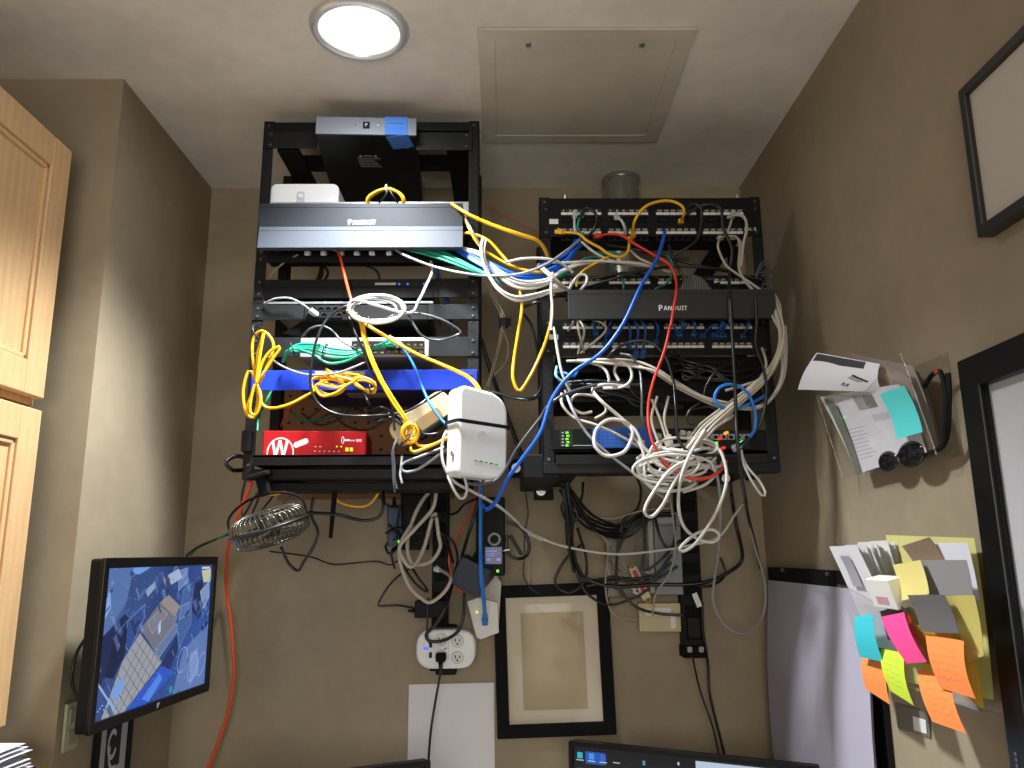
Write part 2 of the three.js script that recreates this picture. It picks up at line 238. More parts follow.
{ // camera-feed screen on the left wall
  const g = thing('wall_monitor', 'black monitor on the left wall showing a bluish camera view', 'monitor');
  const zN = -1.475, zFar = -1.935, N = atZ(97, 648, zN), F = atZ(213, 623, zFar), v = F.clone().sub(N).setY(0);
  const yt = (atZ(110, 560, zN).y + atZ(221, 556, zFar).y) / 2, yb = (atZ(84, 736, zN).y + atZ(204, 690, zFar).y) / 2, w = v.length();
  screenThing(g, w, yt - yb, cctvTex, 0.75, true);
  g.position.set((N.x + F.x) / 2, (yt + yb) / 2, (zN + zFar) / 2); g.rotation.y = Math.atan2(-v.z, v.x);
  part(g, 'wall_mount', bx(0.1, 0.1, Math.max(0.01, g.position.x - XL - 0.05), 0.003), black, [0, 0, -0.048 - Math.max(0.01, g.position.x - XL - 0.05) / 2]);
  const n = V(0, 0, 1).applyAxisAngle(V(0, 1, 0), g.rotation.y), l = new THREE.RectAreaLight(new THREE.Color(0.4, 0.55, 1.0), 0.9, w * 0.9, (yt - yb) * 0.85); l.position.copy(g.position).addScaledVector(n, 0.006); l.lookAt(l.position.clone().add(n)); scene.add(l);
}
function deskMonitor(label, tl, tr, tex, power) {
  const g = thing('desk_monitor', label, 'monitor');
  const v = tr.clone().sub(tl), w = v.length(), h = 0.3;
  g.position.set((tl.x + tr.x) / 2, (tl.y + tr.y) / 2 - h / 2, (tl.z + tr.z) / 2); g.rotation.y = Math.atan2(-v.z, v.x);
  screenThing(g, w, h, tex, power, null, 0.012);
  const base = DESK - g.position.y;
  part(g, 'stand_neck', bxAt(-0.03, 0.03, base + 0.01, 0.0, -0.075, -0.055, 0.003), black);
  part(g, 'stand_foot', bxAt(-0.11, 0.11, base, base + 0.012, -0.15, 0.06, 0.004), black);
  if (power > 0.2) { const l = new THREE.RectAreaLight(new THREE.Color(0.7, 0.82, 1.0), 1.2, w * 0.9, h * 0.9); const n = V(0, 0, 1).applyAxisAngle(V(0, 1, 0), g.rotation.y); l.position.copy(g.position).addScaledVector(n, 0.006); l.lookAt(l.position.clone().add(n)); scene.add(l); }
}
{
  const Y = EYE - 0.41;
  const a = atY(569, 741, Y), b = atY(818, 767, Y);
  deskMonitor('black desktop monitor with blue icons below the framed mat', a, b, deskTex, 0.75);
  const c = atY(430, 760.5, Y), d = atY(340, 772, Y), u = d.clone().sub(c).normalize();
  deskMonitor('black desktop monitor whose top corner shows under the blank paper', c.clone().addScaledVector(u, 0.5), c, darkTex, 0.1);
}

// ---------------------------------------------------------------- equipment racks
const screwM = std(0x55575a, 0.4, 0.7);
const screwG = cyl(0.003, 0.0036, 0.0025, 10).rotateX(Math.PI / 2);
function rack(label, xa, xb, y0, y1, o) {
  const g = thing('equipment_rack', label, 'rack');
  const pw = 0.024, zf = ZR, back = ZW + 0.002;
  for (const [x0, x1] of [[xa, xa + pw], [xb - pw, xb]]) {
    const p = part(g, 'front_post', merge([bxAt(x0, x1, y0, y1, zf - 0.003, zf, 0.001), bxAt(x0 === xa ? x0 : x1 - 0.003, x0 === xa ? x0 + 0.003 : x1, y0, y1, zf - 0.035, zf, 0.001)]), steelLight);
    const hs = []; for (let y = y0 + 0.02; y < y1 - 0.015; y += 0.01588) hs.push(bx(0.0055, 0.0055, 0.0014, 0.0008).translate(x0 === xa ? x1 - 0.008 : x0 + 0.008, y, zf));
    const h = part(p, 'mounting_holes', merge(hs), holeM); h.userData.kind = 'stuff';
  }
  part(g, 'top_bar', bxAt(xa, xb, y1 - 0.022, y1, zf - 0.03, zf - 0.004, 0.002), steel);
  part(g, 'bottom_bar', bxAt(xa, xb, y0, y0 + 0.022, zf - 0.03, zf + 0.002, 0.002), steelLight);
  part(g, 'cross_bar', bxAt(xa + 0.03, xb - 0.03, o.cy0, o.cy1, zf - 0.175, zf - 0.163, 0.002), steel);
  part(g, 'cross_bar', bxAt(xa + 0.03, xb - 0.03, y0 + 0.01, y0 + 0.04, zf - 0.175, zf - 0.163, 0.002), steel);
  for (const x of o.arms) { // flat arms that carry the frame off the wall
    part(g, 'wall_arm', bxAt(x - 0.025, x + 0.025, y1 - 0.07, y1 - 0.06, back, zf - 0.01, 0.002), steel);
    part(g, 'wall_arm', bxAt(x - 0.025, x + 0.025, y0 + 0.004, y0 + 0.014, back, zf - 0.01, 0.002), steel);
  }
  for (const x of [xa + 0.012, xb - 0.012]) part(g, 'rear_post', bxAt(x - 0.012, x + 0.012, y0, y1 - 0.05, zf - 0.2, zf - 0.17, 0.002), steel);
  for (const x of [xa + 0.012, xb - 0.012]) for (const y of [y0 + 0.03, y1 - 0.012]) part(g, 'screw', screwG, screwM, [x, y, zf + 0.0015]);
  return g;
}
const LX0 = atZ(253, 300).x, LX1 = atZ(479, 300).x, LY0 = atZ(365, 479).y, LY1 = atZ(365, 121).y;
const RX0 = atZ(541, 320).x, RX1 = atZ(769, 320).x, RY0 = atZ(660, 473).y, RY1 = atZ(650, 197).y;
const leftRack = rack('tall black open equipment rack under the round downlight', LX0, LX1, LY0, LY1, { cy0: atZ(365, 171, ZR - 0.17).y, cy1: atZ(365, 156, ZR - 0.17).y, arms: [LX0 + 0.055, LX1 - 0.05] });
const rightRack = rack('shorter black equipment rack below the conduit stub', RX0, RX1, RY0, RY1, { cy0: RY1 - 0.06, cy1: RY1 - 0.03, arms: [RX0 + 0.055, RX1 - 0.05] });
const LY = (v) => atZ(365, v).y, RY = (v) => atZ(660, v).y;
part(leftRack, 'foot_bracket', bxAt(LX0 + 0.02, LX1 - 0.03, LY(488), LY(480), ZR - 0.16, ZR - 0.05, 0.002), steel);
part(leftRack, 'ear_plate', bxAt(LX0, LX0 + 0.02, LY(452), LY(431), ZR, ZR + 0.02, 0.002), darkGrey);
for (const [u, v] of [[516, 468], [541, 491]]) { // bolted wall feet beside the right rack
  const q = rectZ(u - 7, v - 9, u + 12, v + 9, ZW + 0.02);
  const b = part(rightRack, 'wall_foot', bxAt(q.x0, q.x1, q.y0, q.y1, ZW + 0.002, ZW + 0.022, 0.002), steel);
  const p = atZ(u, v, ZW + 0.024); part(b, 'washer', cyl(0.012, 0.012, 0.003, 20).rotateX(Math.PI / 2), zinc, [p.x, p.y, p.z]); part(b, 'bolt', cyl(0.005, 0.006, 0.008, 6).rotateX(Math.PI / 2), zinc, [p.x, p.y, p.z + 0.004]);
}
{
  const q = rectZ(522, 462, 556, 484, ZR - 0.17);
  part(rightRack, 'corner_gusset', bxAt(q.x0, q.x1, q.y0, q.y1, ZW + 0.01, ZR - 0.02, 0.003), steel);
  const w = atZ(691, 490, ZW + 0.09); part(rightRack, 'washer', cyl(0.009, 0.009, 0.004, 20).rotateX(Math.PI / 2), zinc, [w.x, w.y, ZR - 0.002 - 0.0]);
  part(rightRack, 'lower_box', bxAt(atZ(737, 440).x, RX1 - 0.006, RY(470), RY(430), ZR - 0.16, ZR - 0.004, 0.003), black);
  part(rightRack, 'shelf', bxAt(RX0 + 0.026, RX1 - 0.026, RY(455), RY(451), ZR - 0.19, ZR + 0.006, 0.001), steelLight);
  part(rightRack, 'shelf_lip', bxAt(RX0 + 0.026, RX1 - 0.026, RY(464), RY(451), ZR + 0.002, ZR + 0.006, 0.001), steelLight);
  for (const [u, v] of [[566, 191], [739, 190]]) { const p = atZ(u, v); part(rightRack, 'bolt', cyl(0.004, 0.004, 0.012, 8), zinc, [p.x, RY1 + 0.005, ZR - 0.015]); }
}

// ---------------------------------------------------------------- devices of the left rack
function rackDevice(name, label, cat, u0, v0, u1, v1, depth, mat, o = {}) {
  const g = thing(name, label, cat), q = rectZ(u0, v0, u1, v1, ZR + (o.d ?? 0)), z = q.z;
  part(g, 'body', bxAt(q.x0, q.x1, q.y0, q.y1, z - depth, z, o.r ?? 0.002), mat);
  if (o.ears) for (const [a, b] of [[LX0 + 0.001, q.x0], [q.x1, LX1 - 0.001]]) {
    if (b - a < 0.004) continue;
    const e = part(g, 'rack_ear', bxAt(a, b, q.y0, q.y1, ZR + 0.0005, ZR + 0.003, 0.001), o.earM || darkGrey);
    const x = a < (LX0 + LX1) / 2 && b < (LX0 + LX1) / 2 ? a + 0.012 : b - 0.012;
    for (const y of [q.y0 + 0.008, q.y1 - 0.008]) part(e, 'screw', screwG, screwM, [x, y, ZR + 0.004]);
  }
  return { g, q };
}
{ // recorder box at the top, leaning back
  const g = thing('network_recorder', 'flat black recorder box with blue tape at the rack top', 'recorder');
  const p = atZ(366.5, 126.5, ZR + 0.04), w = 0.224, h = 0.046, dep = 0.345;
  const body = part(g, 'body', bx(w, h, dep, 0.003), std(0x141519, 0.42), [0, 0, -dep / 2]);
  part(g, 'front_face', bx(w - 0.002, h - 0.002, 0.004, 0.0015), std(0x7c828c, 0.45, 0.2), [0, 0, 0.001]);  // face lightened: lamp light falling on it is put into the colour
  const b = part(g, 'power_button', bx(0.015, 0.017, 0.002, 0.001), black, [0, 0.001, 0.004]); part(b, 'button_symbol', textGeo('P', 0.008, 0.0005), std(0x9fb4e8, 0.4), [0, 0, 0.001]);
  part(g, 'indicator', cyl(0.0018, 0.0018, 0.002, 8).rotateX(Math.PI / 2), std(0xb05048, 0.5), [-0.024, 0.001, 0.004]); part(g, 'indicator', cyl(0.0022, 0.0022, 0.002, 8).rotateX(Math.PI / 2), std(0xc8ccd2, 0.5), [0.026, 0.001, 0.004]);
  const lab = canvasTex(256, 192, (c) => { c.fillStyle = '#141519'; c.fillRect(0, 0, 256, 192); c.fillStyle = '#b9bcc2'; for (const x of [18, 168]) { c.beginPath(); c.moveTo(x, 38); c.lineTo(x + 24, 10); c.lineTo(x + 48, 38); c.fill(); } for (let k = 0; k < 7; k++) c.fillRect(74 + k * 13, 16, 9, 14); for (let r = 0; r < 6; r++) for (let k = 0; k < 17 - (r * 5) % 6; k++) c.fillRect(6 + r * 3 + k * 14, 52 + r * 23, 9 + (k * 7 + r) % 4, 8); });
  part(g, 'warning_label', new THREE.PlaneGeometry(0.058, 0.06), std(0xffffff, 0.5, 0, { map: lab }), [-0.002, -h / 2 - 0.0006, -0.105], [Math.PI / 2, 0, 0]);
  const tapeM = std(0x3f78d0, 0.75);
  const tp = part(g, 'tape', merge([bx(0.05, h - 0.001, 0.0008, 0).translate(0.066, 0.001, 0.0036), bx(0.05, 0.0008, 0.05, 0).rotateY(-0.25).translate(0.074, -h / 2 - 0.0008, -0.022)]), tapeM); tag(tp, 'strip of blue masking tape with handwriting');
  const hand = canvasTex(256, 128, (c) => { c.fillStyle = '#4a80d6'; c.fillRect(0, 0, 256, 128); c.strokeStyle = '#1b2a5c'; c.lineWidth = 5; for (let k = 0; k < 7; k++) { c.beginPath(); c.moveTo(16 + k * 32, 74); c.bezierCurveTo(24 + k * 32, 20, 34 + k * 32, 100, 40 + k * 32, 44); c.stroke(); } c.strokeStyle = '#a03048'; c.beginPath(); c.moveTo(30, 18); c.lineTo(90, 16); c.stroke(); });
  part(tp, 'writing', new THREE.PlaneGeometry(0.044, 0.02), std(0xffffff, 0.8, 0, { map: hand }), [0.066, 0.006, 0.0045]); part(tp, 'writing', new THREE.PlaneGeometry(0.04, 0.018), std(0xffffff, 0.8, 0, { map: hand }), [0.074, -h / 2 - 0.0016, -0.034], [Math.PI / 2, 0, -0.25]);
  g.rotation.set(-0.07, 0.06, 0.012, 'YXZ'); g.position.copy(p);
  const e0 = rectZ(266, 132, 318, 149, ZR), e1 = rectZ(416, 133, 472, 151, ZR);
  g.updateMatrixWorld(true); const inv = g.matrixWorld.clone().invert();
  for (const e of [e0, e1]) { const m = part(g, 'rack_ear', bxAt(e.x0, e.x1, e.y0, e.y1, ZR + 0.001, ZR + 0.004, 0.001).applyMatrix4(inv), darkGrey); const sx = e === e0 ? e.x0 + 0.012 : e.x1 - 0.012; for (const y of [e.y0 + 0.008, e.y1 - 0.008]) part(m, 'screw', screwG.clone().applyMatrix4(new THREE.Matrix4().makeTranslation(sx, y, ZR + 0.005)).applyMatrix4(inv), screwM); }
}
{ // shelf with the white router behind the upper duct
  const g = thing('rack_shelf', 'thin metal rack shelf behind the upper wire duct', 'shelf');
  part(g, 'tray', bxAt(LX0 + 0.026, LX1 - 0.026, LY(216), LY(214.5), ZR - 0.3, ZR - 0.002, 0.0005), steelLight);
  part(g, 'front_lip', bxAt(LX0 + 0.026, LX1 - 0.002, LY(216), LY(201.5), ZR - 0.006, ZR - 0.002, 0.0005), silver);
  const r = thing('white_router', 'white rounded router box standing above the upper wire duct', 'router');
  const q = rectZ(271, 183, 337, 215, ZR - 0.012);
  part(r, 'case', extr(rrShape(q.w, LY(183) - LY(214.5), 0.014), 0.12, 0.003), whiteP, [q.x, (LY(183) + LY(214.5)) / 2 + 0.002, ZR - 0.135]);
  const pl = atZ(300, 197, ZR - 0.005); const b = part(r, 'front_plate', extr(rrShape(0.017, 0.044, 0.007), 0.002, 0.0005), std(0xb4bac2, 0.4), [pl.x, pl.y - 0.006, ZR - 0.013]); part(b, 'button', cyl(0.0055, 0.0055, 0.003, 18).rotateX(Math.PI / 2), whiteP, [0, 0.011, 0.0025]);
}
function duct(label, u0, v0, u1, v1, dd, mat, tilt, logoU, logoDv) {
  const g = thing('wire_duct', label, 'cable duct'), q = rectZ(u0, v0, u1, v1, ZR + dd), w = q.w, h = q.h, t = 0.0025, D = dd - 0.004, L = 0.013;
  const s = new THREE.Shape([[0, -h / 2], [0, h / 2], [-D * 0.8, h / 2], [-D * 0.8, h / 2 - t], [-t, h / 2 - t], [-t, -h / 2 + t], [-L, -h / 2 + t], [-L, -h / 2]].map(([x, y]) => new THREE.Vector2(x, y)));
  part(g, 'cover', extr(s, w - 0.002, 0.0008).rotateY(-Math.PI / 2).translate(w / 2 - 0.001, 0, 0), mat);
  part(g, 'cover_seam', bx(w, 0.0012, 0.0012, 0.0004), mat, [0, h / 2 - 0.008, 0.0008]);
  part(g, 'logo', textGeo('P', 0.0122).translate(-0.0243, 0.0008, 0), std(0xd8dadc, 0.4), [logoU, -h / 2 + logoDv, 0.001]);
  part(g, 'logo', textGeo('ANDUIT', 0.0094), std(0xd8dadc, 0.4), [logoU + 0.006, -h / 2 + logoDv, 0.001]);
  part(g, 'mounting_arm', bx(0.012, h * 0.6, D, 0.001), steel, [-w / 2 + 0.03, 0, -D / 2]); part(g, 'mounting_arm', bx(0.012, h * 0.6, D, 0.001), steel, [w / 2 - 0.03, 0, -D / 2]);
  g.position.set(q.x, q.y, q.z); g.rotation.x = tilt;
}
const ductLitM = std(0x3a3e45, 0.6, 0, DULL), ductM = std(0x17191e, 0.55, 0, DULL);  // lower cover is paler: the lamp gleam is put into its colour
duct('dark upper wire duct cover in front of the white router', 258.5, 204, 463, 226, 0.062, ductM, 0.03, 0.002, 0.008);
duct('lower wire duct cover with lamp gleam put into its paler grey', 258, 226.5, 463, 247.5, 0.064, ductLitM, -0.1, 0.0, 0.0075);
duct('black wire duct cover across the middle of the shorter rack', 568, 290, 776, 318, 0.085, std(0x17181a, 0.5), 0, 0.0, 0.021);

const jackG = (() => { const s = rrShape(0.0165, 0.0135, 0.001), h = new THREE.Shape([[-0.006, -0.005], [0.006, -0.005], [0.006, 0.002], [0.003, 0.002], [0.003, 0.0045], [-0.003, 0.0045], [-0.003, 0.002], [-0.006, 0.002]].map(([x, y]) => new THREE.Vector2(x, y))); s.holes.push(h); return extr(s, 0.004, 0, 1); })();
const plugG = merge([bx(0.0115, 0.0095, 0.02, 0.001), bx(0.004, 0.0025, 0.016, 0.0005).rotateX(0.2).translate(0, 0.0062, 0.001)]);
{ // keystone strip under the ducts
  const { g, q } = rackDevice('keystone_panel', 'black jack strip with white plugs under the bright wire duct', 'patch panel', 268, 248, 470, 262, 0.03, black, { d: 0.006, ears: true });
  for (const u of [309, 325, 342, 358, 373, 390, 421, 438]) { const p = atZ(u, 254.5, q.z + 0.001); const j = part(g, 'jack', jackG, blackMat, [p.x, p.y, p.z]); if (u < 395) part(j, 'plug', plugG, std(0xb8bcc0, 0.3), [0, -0.001, 0.009], [0.3, 0, 0]); }
  for (const u of [281, 292]) { const p = atZ(u, 253, q.z + 0.002); part(g, 'switch_button', bx(0.009, 0.006, 0.003, 0.0008), darkGrey, [p.x, p.y, p.z]); }
}
{
  const { g, q } = rackDevice('network_switch', 'thin black switch with three blue lights and a silver strip', 'switch', 263, 279, 434, 298, 0.22, blackGloss, { ears: true });
  for (const u of [399.3, 407.6, 424]) { const p = atZ(u, 284, q.z + 0.001); part(g, 'blue_light', bx(0.0042, 0.0034, 0.002, 0.0006), ledB, [p.x, p.y, p.z]); }
  const p = rectZ(375, 282.8, 396, 285.2, q.z); part(g, 'name_strip', bx(p.w, p.h, 0.002, 0.0006), silver, [p.x, p.y, q.z + 0.001]);
  const e = rectZ(263, 286.5, 434, 287.6, q.z); part(g, 'edge_trim', bx(e.w, e.h, 0.002, 0.0004), darkGrey, [e.x, e.y, q.z + 0.001]);
  const f = rectZ(264, 301.5, 433, 303.6, q.z); part(g, 'tray_edge', bx(f.w, f.h, 0.2, 0.0004), silver, [f.x, f.y, q.z - 0.1]);
}
function portRow(g, u0, u1, v, n, z, mat, s = 1) { for (let k = 0; k < n; k++) { const p = atZ(u0 + (u1 - u0) * (k + 0.5) / n, v, z); const m = part(g, 'port', jackG, mat, [p.x, p.y, p.z]); m.scale.setScalar(s); } }
{
  const { g, q } = rackDevice('network_switch', 'black switch with two rows of empty ports below the blue lights', 'switch', 304, 305, 428, 320, 0.2, black, { ears: true });
  portRow(g, 310, 347, 309.2, 5, q.z, darkGrey, 0.9); portRow(g, 306, 343, 315.2, 5, q.z, darkGrey, 0.9);
}
{
  const g = thing('media_converter', 'small wedge-shaped black box under the empty-port switch', 'converter');
  const q = rectZ(282, 321, 350, 335, ZR - 0.03); const s = new THREE.Shape([[q.x0, q.y0 + 0.006], [q.x0 + 0.04, q.y1], [q.x1 + 0.04, q.y1], [q.x1, q.y0], [q.x0 + 0.03, q.y0]].map(([a, b]) => new THREE.Vector2(a, b)));
  part(g, 'case', extr(s, 0.12, 0.002), blackMat, [0, 0, ZR - 0.16]); part(g, 'vent', bx(0.03, 0.004, 0.002, 0.0006), darkGrey, [q.x, q.y, ZR - 0.036]);
}
{
  const sw = std(0x868885, 0.5, 0.1);
  const { g, q } = rackDevice('network_switch', 'silver switch with green cables plugged into it', 'switch', 300, 337.5, 429, 357, 0.2, sw, { ears: true });
  const bezel = rectZ(392, 340, 424.5, 355, q.z); part(g, 'port_block', bx(bezel.w, bezel.h, 0.003, 0.0008), std(0x8c8266, 0.5, 0.3), [bezel.x, bezel.y, q.z]);
  portRow(g, 393, 424, 343.8, 5, q.z + 0.0015, blackMat, 0.85); portRow(g, 393, 424, 351.4, 5, q.z + 0.0015, blackMat, 0.85);
  portRow(g, 352, 392, 344, 6, q.z - 0.0005, darkGrey, 0.85); portRow(g, 352, 392, 351.4, 6, q.z - 0.0005, darkGrey, 0.85);
  const lt = canvasTex(128, 48, (c) => { c.fillStyle = '#c4c6c2'; c.fillRect(0, 0, 128, 48); c.fillStyle = '#4c5056'; for (let r = 0; r < 3; r++) for (let k = 0; k < 8; k++) c.fillRect(8 + k * 14, 8 + r * 13, 7, 4); });
  const l = rectZ(326, 341, 351, 351, q.z); part(g, 'legend', new THREE.PlaneGeometry(l.w, l.h), std(0xffffff, 0.5, 0, { map: lt }), [l.x, l.y, q.z + 0.0008]);
}
{
  const blueM = std(0x1a38b4, 0.5, 0, DULL), { g, q } = rackDevice('firewall_appliance', 'bright blue rack appliance with a long blue faceplate', 'appliance', 300, 371.5, 425, 389, 0.22, std(0x14225e, 0.5), { d: -0.001 });
  const f = rectZ(251, 370, 477, 390, ZR + 0.003); const fp = part(g, 'faceplate', bxAt(f.x0, f.x1, f.y0, f.y1, ZR + 0.0005, ZR + 0.0035, 0.001), blueM);
  for (const u of [256, 471]) for (const v of [374, 386.5]) { const p = atZ(u, v, ZR + 0.004); part(fp, 'screw', screwG, std(0x7a3d2c, 0.4, 0.6), [p.x, p.y, p.z]); }
  const seam = rectZ(417.3, 370.5, 418, 389.5, ZR + 0.004); part(fp, 'seam', bx(0.0008, seam.h, 0.0006, 0), std(0x101c5c, 0.6), [seam.x, seam.y, ZR + 0.0037]);
  const pb = rectZ(315, 371.5, 365, 380, ZR + 0.004); part(fp, 'port_block', bx(pb.w, pb.h, 0.004, 0.001), std(0xb99a2a, 0.5), [pb.x, pb.y, ZR + 0.005]); portRow(fp, 316, 364, 375.8, 6, ZR + 0.0055, std(0xc8c0a0, 0.5), 0.8);
  const lt = canvasTex(160, 48, (c) => { c.fillStyle = '#9a9ca4'; c.fillRect(0, 0, 160, 48); c.fillStyle = '#3c3e46'; for (let k = 0; k < 3; k++) c.fillRect(12, 9 + k * 12, 120 - k * 22, 4); });
  part(g, 'rating_label', new THREE.PlaneGeometry(0.085, 0.055), std(0xffffff, 0.5, 0, { map: lt }), [q.x + 0.0, q.y0 - 0.0006, ZR - 0.07], [Math.PI / 2, 0, 0]);
}
{
  const hole = canvasTex(512, 320, (c) => { c.fillStyle = '#7a5434'; c.fillRect(0, 0, 512, 320); let s = 3; for (let k = 0; k < 900; k++) { s = (s * 16807) % 2147483647; c.fillStyle = s % 2 ? 'rgba(60,36,18,0.12)' : 'rgba(150,110,70,0.10)'; c.fillRect(s % 512, (s >> 9) % 320, 3 + s % 14, 2); } c.fillStyle = '#120b06'; for (let y = 0; y < 8; y++) for (let x = 0; x < 13; x++) { c.beginPath(); c.arc(20 + x * 39.4, 20 + y * 40, 4.5, 0, 7); c.fill(); } });
  const q = rectZ(280, 388, 455, 499, ZW + 0.012), g = thing('pegboard', 'brown perforated hardboard on the wall behind the tall rack', 'board');
  part(g, 'panel', bxAt(q.x0, q.x1, q.y0, q.y1, ZW + 0.001, ZW + 0.009, 0.001), std(0x7a5434, 0.8)); part(g, 'perforated_face', new THREE.PlaneGeometry(q.w - 0.004, q.h - 0.004), std(0xffffff, 0.8, 0, { map: hole }), [q.x, q.y, ZW + 0.0096]);
}
{ // bottom shelf with the red box
  const g = thing('rack_shelf', 'black bottom shelf carrying the red firewall box', 'shelf');
  part(g, 'tray', bxAt(LX0 + 0.026, LX1 - 0.026, LY(458), LY(455.5), ZR - 0.26, ZR + 0.02, 0.0005), steel); part(g, 'front_lip', bxAt(LX0 + 0.026, LX1 - 0.026, LY(466), LY(455.5), ZR + 0.016, ZR + 0.02, 0.0008), steel);
  for (const x of [LX0 + 0.028, LX1 - 0.031]) part(g, 'side_flange', bxAt(x, x + 0.003, LY(466), LY(455.5), ZR - 0.26, ZR + 0.018, 0.0005), steel);
  const r = thing('firewall_box', 'small red firewall box with a white W emblem', 'firewall');
  const redM = std(0xa80c14, 0.5, 0, DULL), w = 0.213, h = 0.052, dep = 0.15;
  const face = canvasTex(1024, 210, (c) => {
    c.fillStyle = '#a80c14'; c.fillRect(0, 0, 1024, 210); c.strokeStyle = '#eceaea'; c.lineWidth = 13; c.beginPath(); c.arc(170, 190, 128, Math.PI, 2 * Math.PI); c.stroke(); c.beginPath(); c.moveTo(42, 186); c.lineTo(42, 210); c.moveTo(298, 186); c.lineTo(298, 210); c.stroke();
    c.fillStyle = '#eceaea'; c.font = 'bold 190px sans-serif'; c.save(); c.beginPath(); c.arc(170, 190, 120, 0, 7); c.clip(); c.fillText('W', 74, 216); c.restore();
    c.save(); c.translate(372, 105); c.rotate(-0.35); c.beginPath(); c.ellipse(-52, 0, 24, 26, 0, 0, 7); c.ellipse(52, 0, 24, 26, 0, 0, 7); c.fill(); c.fillRect(-52, -26, 104, 52); c.restore();
    c.strokeStyle = '#eceaea'; c.lineWidth = 7; c.beginPath(); c.ellipse(792, 76, 12, 30, 0, 0, 7); c.stroke(); c.fillRect(800, 68, 62, 16); for (let k = 0; k < 5; k++) c.fillRect(866 + k * 10, 72 + (k % 2) * 4, 6, 14 - (k % 3) * 2); for (let k = 0; k < 5; k++) c.fillRect(926 + k * 12, 66, 7, 24);
    c.fillStyle = '#f0b0b0'; for (let k = 0; k < 6; k++) { c.fillRect(508 + k * 48, 172, 15, 12); if (k < 2) c.fillRect(508 + k * 48, 132, 22, 9); }
  });
  part(r, 'case', bx(w, h, dep, 0.003, 2), redM, [0, h / 2, -dep / 2]);
  part(r, 'front_print', new THREE.PlaneGeometry(w - 0.004, h - 0.003), std(0xffffff, 0.5, 0, { map: face, ...DULL }), [0, h / 2, 0.0007]);
  for (const x of [0.0455, 0.0545]) part(r, 'status_light', bx(0.0035, 0.003, 0.0015, 0.0005), ledY, [x, 0.019, 0.0012]);
  for (const x of [0.0665, 0.0755]) part(r, 'port_light', bx(0.0065, 0.008, 0.0015, 0.0005), ledY, [x, 0.013, 0.0012]);
  const p = atZ(314, 455, ZR + 0.008); r.position.set(p.x, LY(455.5), ZR + 0.004); r.rotation.y = 0.09;
}
{ // cream modem leaning at the right of the shelf
  const g = thing('cream_modem', 'cream rounded modem leaning behind the white gateway', 'modem');
  part(g, 'case', extr(rrShape(0.135, 0.05, 0.02), 0.04, 0.005, 8), cream, [0, 0, -0.03]); part(g, 'smoked_window', extr(rrShape(0.055, 0.024, 0.008), 0.003, 0.001), std(0x8d6c1c, 0.25), [0.012, -0.01, 0.0155]);
  part(g, 'dark_edge', bx(0.1, 0.013, 0.05, 0.004), black, [0.02, -0.03, 0.0]);
  const p = atZ(422, 419, ZR - 0.005); g.position.copy(p); g.rotation.set(0.1, 0.1, 0.62);
}
{ // white gateway strapped to the rack
  const g = thing('white_gateway', 'tall white gateway tied on with a black strap', 'gateway');
  const w = 0.098, h = 0.166, d = 0.042;
  const sh = new THREE.Shape(); sh.moveTo(-w / 2 + 0.006, -h / 2); sh.lineTo(w / 2 - 0.02, -h / 2 - 0.004); sh.quadraticCurveTo(w / 2, -h / 2, w / 2, -h / 2 + 0.02); sh.lineTo(w / 2, h / 2 - 0.045); sh.quadraticCurveTo(w / 2, h / 2 - 0.018, w / 2 - 0.03, h / 2 - 0.008); sh.lineTo(-w / 2 + 0.012, h / 2); sh.quadraticCurveTo(-w / 2, h / 2, -w / 2, h / 2 - 0.012); sh.lineTo(-w / 2, -h / 2 + 0.01); sh.quadraticCurveTo(-w / 2, -h / 2, -w / 2 + 0.006, -h / 2);
  part(g, 'case', extr(sh, d, 0.006, 10), whiteP, [0, 0, -d]);
  part(g, 'strap', extr((() => { const s = rrShape(w + 0.022, d + 0.02, 0.008); s.holes.push(rrShape(w + 0.018, d + 0.016, 0.007)); return s; })(), 0.007, 0).rotateX(-Math.PI / 2).rotateZ(-0.05), blackMat, [0, 0.012, -d / 2]);
  for (let k = 0; k < 5; k++) part(g, 'status_light', bx(0.0075, 0.0028, 0.001, 0.0003), k % 2 ? std(0x3d7a3a, 0.5) : glow(0x50c040, 0.6), [-0.016 + k * 0.0115, -0.058 - k * 0.0012, 0.0064]);
  part(g, 'emblem', new THREE.TorusGeometry(0.009, 0.0006, 6, 24, Math.PI), std(0xa9adb2, 0.4), [-0.004, -0.008, 0.006]);
  part(g, 'side_port', cyl(0.0055, 0.0055, 0.006, 14).rotateZ(Math.PI / 2), zinc, [-w / 2 - 0.007, -0.045, -0.014]); part(g, 'foot', bx(0.02, 0.014, 0.03, 0.004), whiteP, [w / 2 - 0.02, -h / 2 - 0.006, -0.03]);
  const p = atZ(482, 432, ZR + 0.10); g.position.copy(p); g.rotation.set(0.02, 0.52, -0.02);
}
